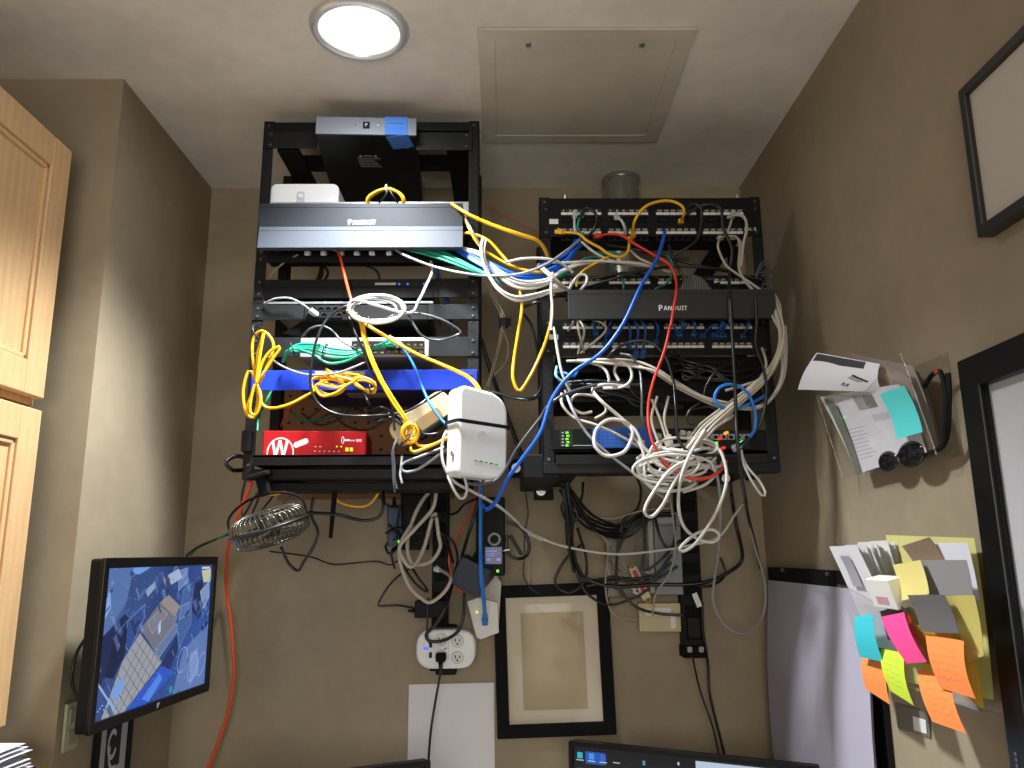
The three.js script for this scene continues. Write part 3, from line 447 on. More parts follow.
// ---------------------------------------------------------------- devices of the right rack
const stripTex = []; for (let k = 0; k < 8; k++) stripTex.push(canvasTex(192, 48, (c) => { c.fillStyle = '#101113'; c.fillRect(0, 0, 192, 48); c.fillStyle = '#d9d6cc'; c.fillRect(0, 24, 192, 20); c.font = 'bold 19px sans-serif'; for (let i = 0; i < 6; i++) { c.fillText(String(k * 6 + i + 1), 6 + i * 32, 18); c.clearRect(0, 0, 0, 0); } c.fillStyle = '#8d8a80'; for (let i = 1; i < 6; i++) c.fillRect(i * 32 - 1, 24, 2, 20); }));
function patchPanel(label, v0, v1, rows, groups, d) {
  const g = thing('patch_bay', label, 'patch panel'), z = ZR + d;
  part(g, 'faceplate', bxAt(RX0 + 0.002, RX1 - 0.002, RY(v1), RY(v0), z - 0.003, z, 0.001), black);
  part(g, 'jack_housing', bxAt(RX0 + 0.03, RX1 - 0.03, RY(v1) + 0.006, RY(v0) - 0.006, z - 0.03, z - 0.003, 0.001), blackMat);
  rows.forEach((v, r) => groups.forEach(([a, b], k) => {
    const p = rectZ(a, v - 4.2, b, v + 2, z); part(g, 'number_strip', new THREE.PlaneGeometry(p.w, p.h), std(0xffffff, 0.6, 0, { map: stripTex[r * 4 + k] }), [p.x, p.y, z + 0.0006]);
    for (let i = 0; i < 6; i++) { const q = atZ(a + (b - a) * (i + 0.5) / 6, v + 6, z); part(g, 'port', jackG, blackGloss, [q.x, q.y, z - 0.001], [0, 0, Math.PI]).scale.setScalar(0.86); }
  }));
  const q = rectZ(RX0 ? 548 : 548, (v0 + v1) / 2 - 2.5, 557, (v0 + v1) / 2 + 2.5, z + 0.001); part(g, 'panel_label', bx(q.w, q.h, 0.0012, 0.0003), whiteM, [q.x + 0.003, q.y, z + 0.0008]);
  for (const x of [RX0 + 0.014, RX1 - 0.014]) for (const v of [v0 + 4, v1 - 4]) part(g, 'screw', screwG, screwM, [x, RY(v), z + 0.0015]);
  return g;
}
const pp = patchPanel('black patch panel with numbered ports at the top of the shorter rack', 206, 237, [213.5, 232.5], [[561, 601], [608, 648], [656, 696], [703, 743]], 0.003);
{ const p = atZ(750, 229, ZR + 0.0035); part(pp, 'lettering', textGeo('Cat. 5', 0.0075, 0.0005), std(0xc9c7bf, 0.5), [p.x, p.y, p.z]); }
patchPanel('black patch panel mostly hidden above the middle wire duct', 276, 296, [282.5], [[562, 602], [609, 650], [658, 699], [706, 747]], 0.003);
patchPanel('black patch panel with blue cables below the middle wire duct', 319, 355, [327.5, 346.5], [[563, 603], [612, 654], [664, 704], [712, 752]], 0.003);
{
  const z = ZR - 0.01;
  const g = thing('network_switch', 'black switch buried behind cables in the shorter rack', 'switch');
  const q = rectZ(556, 378, 762, 402, z); part(g, 'body', bxAt(q.x0, q.x1, q.y0, q.y1, z - 0.18, z, 0.002), black); for (let r = 0; r < 2; r++) portRow(g, 575, 745, 385 + r * 9, 22, z, darkGrey, 0.85);
  const h = thing('network_switch', 'added black box darkening the gap under the lower numbered patch panel', 'switch');
  const e = rectZ(556, 357, 762, 372, z); part(h, 'body', bxAt(e.x0, e.x1, e.y0, e.y1, z - 0.18, z, 0.002), blackMat); portRow(h, 580, 745, 364, 20, z, darkGrey, 0.85);  // added to keep the shaded rack interior dark and hide the wall
  const b = thing('power_conditioner', 'black rack unit with green bar lights and blue tape', 'power unit');
  const f = rectZ(551, 428.5, 700, 449.5, ZR + 0.004); part(b, 'body', bxAt(f.x0, f.x1, f.y0, f.y1, ZR - 0.18, ZR + 0.004, 0.002), black);
  const m = rectZ(560, 430, 573, 447, ZR + 0.005); part(b, 'light_panel', bx(m.w, m.h, 0.001, 0.0003), blackGloss, [m.x, m.y, ZR + 0.0045]);
  for (let k = 0; k < 5; k++) { const p = atZ(567, 432.6 + k * 3.2, ZR + 0.005); part(b, 'bar_light', bx(0.006, 0.0038, 0.0015, 0.0004), ledG, [p.x + (k % 2) * 0.002, p.y, ZR + 0.0055]); part(b, 'legend_mark', bx(0.004, 0.0016, 0.0008, 0), std(0xc8cac8, 0.5), [p.x - 0.009, p.y, ZR + 0.0052]); }
  const t = rectZ(592, 427.5, 655, 447.5, ZR + 0.006); const tape = part(b, 'tape', bx(t.w, t.h, 0.001, 0.0003), std(0x1d57ad, 0.7), [t.x, t.y, ZR + 0.0055]); tag(tape, 'wide strip of blue tape with writing');
  const wr = canvasTex(256, 96, (c) => { c.fillStyle = '#1d57ad'; c.fillRect(0, 0, 256, 96); c.strokeStyle = '#0c2450'; c.lineWidth = 3; for (let r = 0; r < 4; r++) for (let k = 0; k < 12; k++) { c.beginPath(); c.moveTo(10 + k * 20, 22 + r * 20); c.lineTo(18 + k * 20 - (k * 7 % 5), 12 + r * 20 + (k * 5 % 9)); c.lineTo(22 + k * 20, 22 + r * 20); c.stroke(); } });
  part(tape, 'writing', new THREE.PlaneGeometry(t.w * 0.9, t.h * 0.85), std(0xffffff, 0.7, 0, { map: wr }), [0, 0, 0.0008]);
  const lp = rectZ(573, 444.6, 594, 446.2, ZR + 0.005); part(b, 'small_print', bx(lp.w, 0.0012, 0.0006, 0), std(0xb8bab8, 0.5), [lp.x, lp.y, ZR + 0.0045]);
  const r = thing('patch_router', 'black router with coloured lights behind the white cable tangle', 'router');
  const u = rectZ(702, 430, 752, 449.5, ZR + 0.003); part(r, 'body', bxAt(u.x0, u.x1, u.y0, u.y1, ZR - 0.14, ZR + 0.003, 0.002), darkGrey);
  for (const [a, c, mt] of [[726, 433, ledO], [742, 442, ledG], [715.5, 443.5, ledG], [720, 438.5, ledR], [723, 448, ledR]]) { const p = atZ(a, c, ZR + 0.012); part(r, 'status_light', bx(0.006, 0.005, 0.02, 0.001), mt, [p.x, p.y, ZR + 0.012]); }
  portRow(r, 704, 750, 437, 6, ZR + 0.0035, grey, 0.85);
  for (const [a, c] of [[659, 436], [665, 440], [683, 433], [690, 434]]) { const p = atZ(a, c, ZR + 0.02); part(r, 'plug', plugG, J.ivory, [p.x, p.y, ZR + 0.012]); }
}

// ---------------------------------------------------------------- framed and pinned things
function framed(name, label, cat, w, h, border, depth, frameM, layers) { // front faces +z, centre at the origin
  const g = thing(name, label, cat), s = rrShape(w, h, 0.001); s.holes.push(rrShape(w - 2 * border, h - 2 * border, 0.0005));
  part(g, 'frame', extr(s, depth - 0.004, 0.002, 2), frameM, [0, 0, 0.002]);
  if (border > 0.018) { const b = border * 0.45, t = rrShape(w - 2 * border + 2 * b, h - 2 * border + 2 * b, 0.001); t.holes.push(rrShape(w - 2 * border - 0.002, h - 2 * border - 0.002, 0.0005)); part(g, 'inner_moulding', extr(t, 0.003, 0.001, 2), frameM, [0, 0, depth - 0.008]); }
  layers.forEach(([n, dw, dh, m, z]) => part(g, n, bx(w - 2 * border - dw, h - 2 * border - dh, 0.002, 0), m, [0, 0, z]));
  return g;
}
{
  const z = ZW + 0.018, a = atZ(495.5, 587, z), b = atZ(609, 583, z), c = atZ(614.5, 733, z), d = atZ(496.5, 739.5, z);
  const w = (b.x - a.x + c.x - d.x) / 2, h = (a.y - d.y + b.y - c.y) / 2;
  const g = framed('picture_frame', 'black framed cream mat with a faded blank sheet', 'picture frame', w, h, 0.026, 0.018, blackMat, [['mat', 0, 0, std(0xc4baa6, 0.85), 0.004]]);
  part(g, 'faded_sheet', bx(w * 0.55, h * 0.645, 0.001, 0), std(0xa5977a, 0.9), [0.0, -0.004, 0.0056]);
  g.position.set((a.x + b.x + c.x + d.x) / 4, (a.y + b.y + c.y + d.y) / 4, ZW + 0.001); g.rotation.z = 0.028;
}
{
  const q = rectZ(409, 684, 495, 790, ZW + 0.001); const a = V(atZ(409, 684.5, ZW + 0.001).x, atZ(409, 684.5, ZW + 0.001).y, ZW + 0.002), b = atZ(494, 682.5, ZW + 0.002), c = V(b.x + 0.002, q.y0, ZW + 0.002), d = V(a.x, q.y0, ZW + 0.002);
  single('paper_sheet', 'blank white paper sheet taped to the wall under the surge protector', 'paper', sheet(a, b, c, d, 0, 4, 0.0006), paperM);
}
{ // dark-framed board high on the right wall
  const x = XR - 0.022, a = atX(957, 94, x), b = atX(980.5, 235, x), z0 = (a.z + b.z) / 2, h = a.y - b.y, w = 0.44;
  const g = framed('whiteboard', 'thin dark-framed white board high on the right wall', 'whiteboard', w, h, 0.011, 0.022, std(0x1d1c1b, 0.4), [['board_face', 0, 0, std(0xb9b2a8, 0.35), 0.014]]);
  g.position.set(XR - 0.001, (a.y + b.y) / 2, z0 + w / 2); g.rotation.y = -Math.PI / 2;
}
{
  const x = XR - 0.02, a = atX(956, 361, x), b = atX(1014, 768, x), z0 = (a.z + b.z) / 2, w = 0.62, h = a.y - b.y + 0.12;
  const g = framed('large_picture_frame', 'large black framed white poster beside the two wall pockets', 'picture frame', w, h, 0.04, 0.02, blackGloss, [['poster', 0, 0, std(0xb4b4b8, 0.75), 0.005]]);
  part(g, 'corner_lettering', merge([0, 1, 2, 3, 4].map((k) => bx(0.005, 0.0045, 0.0005, 0).translate(0, k * 0.0068, 0))), std(0x4a4c50, 0.5), [-w / 2 + 0.015, -h / 2 + 0.115, 0.0204]);
  g.position.set(XR - 0.001, a.y - h / 2, z0 + w / 2); g.rotation.y = -Math.PI / 2; g.rotation.order = 'YXZ'; g.rotation.z = 0.012;
}
{ // desk pad calendar hung on the right wall near the corner
  const g = thing('wall_pad', 'large white paper pad with a black header strip, bluish glow in its colour', 'paper pad');
  const x = XR - 0.012, a = atX(769, 567, x), a2 = atX(769, 580, x), b = atX(839, 592, x), c = V(x, a2.y - 0.62, 0), zf = a.z, zn = atX(889, 768, x).z;
  part(g, 'backing', bxAt(XR - 0.011, XR - 0.001, a2.y - 0.6, a.y, zf, zn, 0.001), black);
  part(g, 'header_strip', bxAt(XR - 0.016, XR - 0.011, a2.y, a.y, zf, zn, 0.001), blackMat);
  const n = 10, p = []; // sheets belly out a little
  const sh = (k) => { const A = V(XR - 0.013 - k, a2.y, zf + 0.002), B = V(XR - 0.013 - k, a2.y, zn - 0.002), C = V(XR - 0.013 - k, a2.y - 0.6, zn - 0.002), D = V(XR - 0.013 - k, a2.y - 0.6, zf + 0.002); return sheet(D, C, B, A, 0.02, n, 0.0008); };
  part(g, 'paper', sh(0), std(0x9d99a6, 0.85)); part(g, 'paper', sh(0.003), std(0xa7a3b2, 0.85));  // lavender tint puts the bluish glow of screens and lamp into white paper
  for (const [u, v] of [[783, 570], [828, 574]]) { const q = atX(u, v, XR - 0.018); part(g, 'pin', cyl(0.004, 0.003, 0.006, 8).rotateZ(Math.PI / 2), zinc, [XR - 0.019, q.y, q.z]); }
}
// clear wall pockets
function pocket(label, nearB, nearF, topN, topF, farB, plateTop, scoop, lean) {
  const g = thing('wall_pocket', label, 'wall pocket');
  const nb = atX(nearB[0], nearB[1], XR - 0.002), zN = nb.z, yB = nb.y;
  const f0 = atZ(nearF[0], nearF[1], zN), xB = f0.x, f1 = atZ(topN[0], topN[1], zN), xT = lean ? xB - lean : f1.x, yT = f1.y, zFB = atX(farB[0], farB[1], xB).z, zF = atX(topF[0], topF[1], xT).z;
  const N = 24, front = [], pos = [], idx = [];
  const P = (s, t) => { const top = yT - scoop * Math.pow(Math.sin(Math.PI * s), 2); const y = yB + (top - yB) * t, k = (y - yB) / (yT - yB); const zf = zFB + (zF - zFB) * k; return V(xB + (xT - xB) * k, y, zf + (zN - zf) * s); };
  for (let j = 0; j <= 4; j++) for (let i = 0; i <= N; i++) { const p = P(i / N, j / 4); pos.push(p.x, p.y, p.z); }
  for (let j = 0; j < 4; j++) for (let i = 0; i < N; i++) { const q = j * (N + 1) + i; idx.push(q, q + 1, q + N + 2, q, q + N + 2, q + N + 1); }
  const fg = new THREE.BufferGeometry(); fg.setAttribute('position', new THREE.Float32BufferAttribute(pos, 3)); fg.setIndex(idx); fg.computeVertexNormals();
  part(g, 'front_panel', fg, acrylic);
  const rim = []; for (let i = 0; i <= N; i++) rim.push(P(i / N, 1)); part(g, 'rim', tube(rim, 0.0016, 48, 6), acrylic);
  const yP = atX(plateTop[0], plateTop[1], XR - 0.003).y;
  part(g, 'back_plate', bxAt(XR - 0.004, XR - 0.0015, yB - 0.002, yP, zF, zN + 0.012, 0.001), acrylic);
  for (const z of [zF, zN]) { const s = new THREE.Shape([[xB, yB], [XR - 0.004, yB], [XR - 0.004, yT], [xT, yT]].map(([a, b]) => new THREE.Vector2(a, b))); part(g, 'side_panel', new THREE.ShapeGeometry(s), acrylic, [0, 0, z]); part(g, 'edge', tube([V(xB, yB, z), V(xT, yT, z)], 0.0018, 4, 6), acrylic); }
  part(g, 'pocket_floor', bxAt(xB, XR - 0.004, yB - 0.002, yB, zF, zN, 0.0005), acrylic);
  for (const k of [0.15, 0.9]) part(g, 'wall_clip', bx(0.006, 0.012, 0.006, 0.001), acrylic, [XR - 0.006, yB + (yT - yB) * k, zN + 0.006]);
  const n = V(yT - yB, -(xT - xB), 0).normalize().multiplyScalar(-1);
  return { g, zN, zF, xB, xT, yB, yT, n, p: V(xB, yB, zN) };
}
const P1 = pocket('clear plastic wall pocket holding leaflets and sunglasses', [957, 456], [937, 456], [901, 353], [816, 393], [853, 477], [956, 348], 0.03);
const P2 = pocket('clear plastic wall pocket stuffed with envelopes and sticky notes', [1003, 711], [980, 717], [984, 594], [838, 587], [872, 690], [1000, 590], 0.025, 0.042);
const onP = (K, u, v, off) => off >= 0 ? atPlane(u, v, K.p.clone().addScaledVector(K.n, off), K.n) : atPlane(u, v, K.p, K.n).lerp(atX(u, v, XR - 0.007), -off); // below zero: share of the way to the wall
function sticky(name, label, cat, K, pts, off, col, bulge = 0, lines = 0, group) {
  const o = Array.isArray(off) ? off : [off, off, off, off], c = pts.map(([u, v], i) => onP(K, u, v, o[i]));
  let m = std(col, 0.8);
  if (lines) { const hex = '#' + new THREE.Color(col).getHexString(), t = canvasTex(128, 128, (x) => { x.fillStyle = hex; x.fillRect(0, 0, 128, 128); x.strokeStyle = 'rgba(60,50,56,0.38)'; x.lineWidth = 1.1; let s = lines * 7919; for (let r = 0; r < 5; r++) { x.beginPath(); x.moveTo(14, 26 + r * 18); for (let k = 1; k < 12; k++) { s = (s * 16807) % 2147483647; x.lineTo(14 + k * 8, 26 + r * 18 + (s % 9) - 4); } x.stroke(); } }); m = std(0xffffff, 0.8, 0, { map: t }); }
  return single(name, label, cat, sheet(c[0], c[1], c[2], c[3], bulge, 6), m, group);
}
sticky('sticky_note', 'turquoise sticky note on the leaflet pocket', 'sticky note', P1, [[879.7, 394], [904, 385.5], [923, 432], [897, 439]], [0.003, 0.003, 0.012, 0.012], 0x4fc6c4, 0.004);
sticky('sticky_note', 'turquoise sticky note on the envelope pocket', 'sticky note', P2, [[855, 616], [873, 614.6], [883.6, 662], [860, 657]], [0.003, 0.003, 0.016, 0.016], 0x35bcc8, -0.004);
sticky('sticky_note', 'hot pink sticky note on the envelope pocket', 'sticky note', P2, [[881, 617], [904, 612], [927, 662], [907, 663.6]], [0.003, 0.003, 0.02, 0.02], 0xf0468f, -0.004);
sticky('sticky_note', 'lime green sticky note below the pink one', 'sticky note', P2, [[881, 648.5], [904.6, 653], [914, 705.6], [891, 691]], [0.005, 0.005, 0.03, 0.03], 0xbfd435, -0.006, 3);
sticky('sticky_note', 'small orange sticky note hanging at the far edge of the pocket', 'sticky note', P2, [[862, 657], [887, 663.6], [890.7, 705], [866.5, 689.5]], [0.003, 0.003, 0.022, 0.022], 0xf38b45, -0.004, 5);
sticky('sticky_note', 'upper large orange sticky note under the dark grey card', 'sticky note', P2, [[926, 633.6], [964, 641], [976, 699], [941, 688]], [0.004, 0.004, 0.022, 0.022], 0xf78c46, -0.005, 7);
sticky('sticky_note', 'lower large orange sticky note hanging below the pocket floor', 'sticky note', P2, [[917.5, 669], [950.4, 675], [966.6, 733.7], [932.7, 721.7]], [0.008, 0.008, 0.034, 0.034], 0xf78c46, -0.005, 9);
sticky('note_card', 'dark grey card on the front of the envelope pocket', 'card', P2, [[907.5, 595], [944.6, 595], [959.5, 633.6], [921.4, 631.4]], [0.003, 0.003, 0.008, 0.008], 0x5f5c5c, 0.002);
sticky('sticky_note', 'pale yellow sticky note left of the light grey card', 'sticky note', P2, [[893, 565], [920.4, 560], [929.5, 594], [902, 600.7]], [-0.25, -0.25, -0.1, -0.1], 0xd9ca7a, 0.002);
sticky('note_card', 'light grey card standing in the envelope pocket', 'card', P2, [[919, 560], [966.6, 560], [974.6, 602], [927, 602]], -0.32, 0x8b8b8b, 0.001);
sticky('sticky_note', 'long pale yellow sticky note behind the acrylic near the frame', 'sticky note', P2, [[944.6, 596], [974.6, 595], [984, 655.6], [968, 662]], [-0.06, -0.06, -0.1, -0.1], 0xcfc06a, 0.002);
sticky('legal_pad', 'yellow legal paper standing deepest in the pocket', 'paper', P2, [[886, 535], [974.6, 538], [994, 700], [896, 680]], -0.85, 0xc8c27c, 0.002);
sticky('brown_envelope', 'curled brown envelope in front of the yellow legal paper', 'envelope', P2, [[902, 546], [929.5, 537], [952, 590], [921, 592]], -0.6, 0x8a7460, 0.008);
sticky('white_card', 'white card behind the light grey card', 'card', P2, [[934, 542.6], [968, 543], [980, 600], [946, 600]], -0.7, 0xd0d0d6, 0.001);
sticky('yellow_folder', 'folded yellow sheet low inside the envelope pocket', 'paper', P2, [[915, 625], [968, 628], [984, 708], [925, 694]], -0.2, 0xc9a820, 0.003);
sticky('dark_card', 'dark brown card above the pink note', 'card', P2, [[880, 611], [903, 606], [909, 640], [888, 640]], -0.05, 0x352628, 0);
sticky('red_card', 'thin red card edge beside the pink note', 'card', P2, [[905, 612], [910, 616], [929, 664], [922, 662]], -0.1, 0xc23c22, 0);
for (let k = 0; k < 15; k++) { // envelopes standing in the far half of the pocket, fanned towards the wall
  const t = k / 14, x1 = P2.xT - 0.012 + t * (XR - 0.008 - P2.xT + 0.012), x0 = P2.xB + 0.003 + t * (XR - 0.006 - P2.xB - 0.003), z0 = P2.zF + 0.006 + rr(0, 0.005), dz = 0.11 + rr(-0.003, 0.006), y1 = P2.yT + 0.066 + 0.006 * t + rr(-0.004, 0.004), y0 = P2.yB + 0.05;
  const A = V(x1, y1, z0), B = V(x1, y1 + rr(-0.002, 0.002), z0 + dz), C = V(x0, y0, z0 + dz + 0.01), D = V(x0, y0, z0 + 0.01);
  if (k) single('envelope', 'white envelope in the tight stack inside the lower wall pocket', 'envelope', sheet(A, B, C, D, 0.0015, 4, 0.0014), k % 3 ? paperM : whiteM, 'envelopes in the lower wall pocket');
  else { const g = thing('window_envelope', 'front white envelope with an address window', 'envelope'); part(g, 'paper', sheet(A, B, C, D, 0.0015, 4, 0.001), paperM); const L = (u, v) => A.clone().lerp(B, u).lerp(D.clone().lerp(C, u), v).add(V(-0.0035, 0, 0)); part(g, 'address_window', sheet(L(0.3, 0.1), L(0.62, 0.1), L(0.62, 0.4), L(0.3, 0.4), 0.0015, 4, 0.0002), std(0xa2a2ac, 0.3)); }
}
{
  const g = thing('card_carton', 'small white carton wedged in front of the envelopes', 'box'), a = onP(P2, 868, 580, -0.02), b = onP(P2, 889, 577, -0.02);
  const w = b.distanceTo(a), h = 0.046; const m = part(g, 'carton', bx(0.026, h, w, 0.002), whiteM, [a.x + 0.013, a.y - h / 2 + 0.006, (a.z + b.z) / 2], [0, 0, 0.25]);
  part(m, 'label_print', bx(0.0004, 0.012, w * 0.5, 0), std(0xb98a92, 0.7), [-0.0133, -0.01, 0]);
}
{
  const q = [[896, 703], [929, 713], [931, 738], [898, 728]].map(([u, v]) => atX(u, v, XR - 0.0015));
  const g = thing('label_holder', 'little clear label holder stuck below the envelope pocket', 'label'); part(g, 'sleeve', sheet(q[0], q[1], q[2], q[3], 0, 2, 0.0008), std(0x6f6a64, 0.3));
  const r = [[913, 716], [926, 720], [927, 734], [914, 730]].map(([u, v]) => atX(u, v, XR - 0.003)); part(g, 'insert', sheet(r[0], r[1], r[2], r[3], 0, 2, 0.0004), whiteM);
}
{ // leaflets and sunglasses in the upper pocket
  const leaf = canvasTex(256, 192, (c) => { c.fillStyle = '#d3d1d6'; c.fillRect(0, 0, 256, 192); c.fillStyle = '#2e2e32'; c.fillRect(6, 4, 200, 40); c.fillStyle = '#d3d1d6'; c.beginPath(); c.ellipse(70, 80, 110, 44, 0.1, 0, 7); c.fill(); c.fillStyle = '#26262a'; c.save(); c.translate(178, 84); c.rotate(0.6); c.fillRect(0, 0, 62, 12); c.fillRect(0, 16, 50, 4); c.fillRect(0, 24, 44, 4); c.restore(); c.save(); c.translate(150, 128); c.rotate(0.4); c.font = 'bold 30px sans-serif'; c.fillText('M', 0, 30); c.restore(); });
  const c0 = [[817, 352.5], [880, 364], [882, 392], [798, 389.5]].map(([u, v], i) => onP(P1, u, v, [0.012, -0.15, -0.15, 0.028][i]));
  single('leaflet', 'white leaflet with a black header drooping out of the upper pocket', 'leaflet', sheet(c0[0], c0[1], c0[2], c0[3], -0.006, 8), std(0xffffff, 0.7, 0, { map: leaf }));
  const pg = canvasTex(256, 256, (c) => { c.fillStyle = '#cfcdd2'; c.fillRect(0, 0, 256, 256); c.fillStyle = '#9a9692'; c.fillRect(110, 18, 60, 50); c.fillStyle = '#77736f'; c.fillRect(140, 20, 32, 46); c.fillStyle = '#b8b6bc'; c.fillRect(140, 90, 70, 24); c.fillStyle = '#a7a5aa'; for (let k = 0; k < 9; k++) c.fillRect(36, 120 + k * 12, 70 - (k * 13) % 22, 3); });
  const c1 = [[820, 397], [899, 384], [927, 452], [857, 474]].map(([u, v]) => onP(P1, u, v, -0.1));
  single('printed_page', 'white printed page behind the front of the upper pocket', 'paper', sheet(c1[0], c1[1], c1[2], c1[3], 0.003, 6), std(0xffffff, 0.75, 0, { map: pg }));
  const c2 = [[824, 398], [836, 405], [862, 472], [856, 473]].map(([u, v]) => onP(P1, u, v, -0.05));
  single('green_card', 'narrow grey-green card at the far edge of the upper pocket', 'card', sheet(c2[0], c2[1], c2[2], c2[3], 0.003, 4), std(0x6f7468, 0.6));
  [[0x9c8a80, 850, 352, 905, 372], [0xa59a92, 862, 356, 913, 366], [0x8f7c70, 875, 358, 919, 372]].forEach(([col, u0, v0, u1, v1], k) => { const c = [[u0, v0], [u1, v1], [936 + k * 3, 448], [892, 462]].map(([u, v]) => onP(P1, u, v, -0.25 - k * 0.2)); single('folded_brochure', ['tan folded brochure nearest the page in the upper pocket', 'pale tan brochure between two darker brochures', 'darker tan brochure nearest the wall in the upper pocket'][k], 'leaflet', sheet(c[0], c[1], c[2], c[3], 0.004, 6), std(col, 0.7)); });
  const g = thing('sunglasses', 'dark sunglasses folded in the bottom of the upper pocket', 'sunglasses');
  for (const [u, v, r] of [[910, 454, 0.027], [887, 461, 0.022]]) { const p = onP(P1, u, v, -0.02); const m = part(g, 'lens', new THREE.SphereGeometry(r, 24, 16), std(0x111317, 0.12), [p.x + 0.002, p.y, p.z]); m.scale.set(0.3, 0.78, 1.5); }
  const br = [[898, 456], [902, 452], [905, 455]].map(([u, v]) => onP(P1, u, v, 0)); part(g, 'bridge', tube(br, 0.003, 12, 6), black);
  const xs = XR - 0.03; part(g, 'temple_arm', tube([[925, 386], [931, 376], [938, 371], [942, 376], [946, 400], [944, 440]].map(([u, v]) => atX(u, v, xs)), 0.0038, 30, 7), black); part(g, 'temple_arm', tube([[948, 373], [949, 400], [945, 442], [925, 455]].map(([u, v]) => atX(u, v, xs + 0.004)), 0.0042, 24, 7), black);
  const tp = atX(937, 371.5, xs - 0.002); part(g, 'hinge', bx(0.006, 0.006, 0.008, 0.001), std(0xb0402a, 0.5), [tp.x, tp.y, tp.z]);
}
{ // sign, outlet and paper stack at the lower left
  const x = XL + 0.006, a = atX(97, 728, x), b = atX(131, 716, x), h = 0.3;
  const t = canvasTex(256, 384, (c) => { c.fillStyle = '#b9b8c4'; c.fillRect(0, 0, 256, 384); c.fillStyle = '#1b1b22'; c.fillRect(70, 20, 130, 120); c.strokeStyle = '#c9c8d2'; c.lineWidth = 14; c.beginPath(); c.arc(128, 78, 34, 0.4, 5.6); c.stroke(); c.beginPath(); c.arc(150, 100, 44, 1.2, 3.6); c.stroke(); c.fillStyle = '#55545e'; for (let k = 0; k < 9; k++) c.fillRect(60, 170 + k * 20, 130 - (k * 29) % 40, 9); });
  const w = a.z - b.z, g = framed('framed_notice', 'black framed printed notice under the wall monitor', 'notice', w, h, 0.008, 0.012, black, [['backing', 0, 0, blackMat, 0.003]]);
  part(g, 'printed_page', new THREE.PlaneGeometry(w - 0.018, h - 0.018), std(0xffffff, 0.7, 0, { map: t }), [0, 0, 0.0046]);
  g.position.set(XL + 0.001, a.y - h / 2 + 0.02, (a.z + b.z) / 2); g.rotation.y = Math.PI / 2;
  const o = thing('wall_outlet', 'beige wall outlet plate behind the monitor edge', 'outlet'), p = atX(71, 726, XL + 0.004);
  part(o, 'cover_plate', bx(0.006, 0.085, 0.05, 0.002), std(0xa9a68c, 0.6), [XL + 0.004, p.y, p.z]); for (const s of [-1, 1]) part(o, 'socket', bx(0.003, 0.026, 0.028, 0.001), std(0x8d8a72, 0.6), [XL + 0.0075, p.y + s * 0.019, p.z]);
}
{
  const z = -1.32, p = atZ(-62, 784, z), s = thing('letter_tray', 'black letter tray under the curled papers', 'tray');
  const w = 0.16, d = 0.2, x0 = p.x - w / 2, x1 = p.x + w / 2 + 0.012, y = p.y;
  part(s, 'tray_top', bxAt(x0, x1, y - 0.008, y, z - d / 2, z + d / 2, 0.002), black);
  for (const x of [x0 + 0.008, x1 - 0.008]) for (const q of [z - d / 2 + 0.008, z + d / 2 - 0.008]) part(s, 'leg', bxAt(x - 0.006, x + 0.006, DESK, y - 0.008, q - 0.006, q + 0.006, 0.001), black);
  for (let k = 0; k < 7; k++) { const dx = rr(-0.006, 0.004), yy = y + 0.0008 + k * 0.006; const A = V(x0 + dx, yy, z - d / 2 + rr(0, 0.01)), B = V(x1 + dx - k * 0.002, yy + 0.001, z - d / 2 + rr(0, 0.012)), C = V(x1 + dx - 0.004, yy + 0.001, z + d / 2), D = V(x0 + dx, yy, z + d / 2); single('loose_paper', 'curled white paper in the stack under the oak cabinets', 'paper', sheet(D, C, B, A, 0.002, 3, 0.0008), paperM, 'papers on the letter tray'); }
}

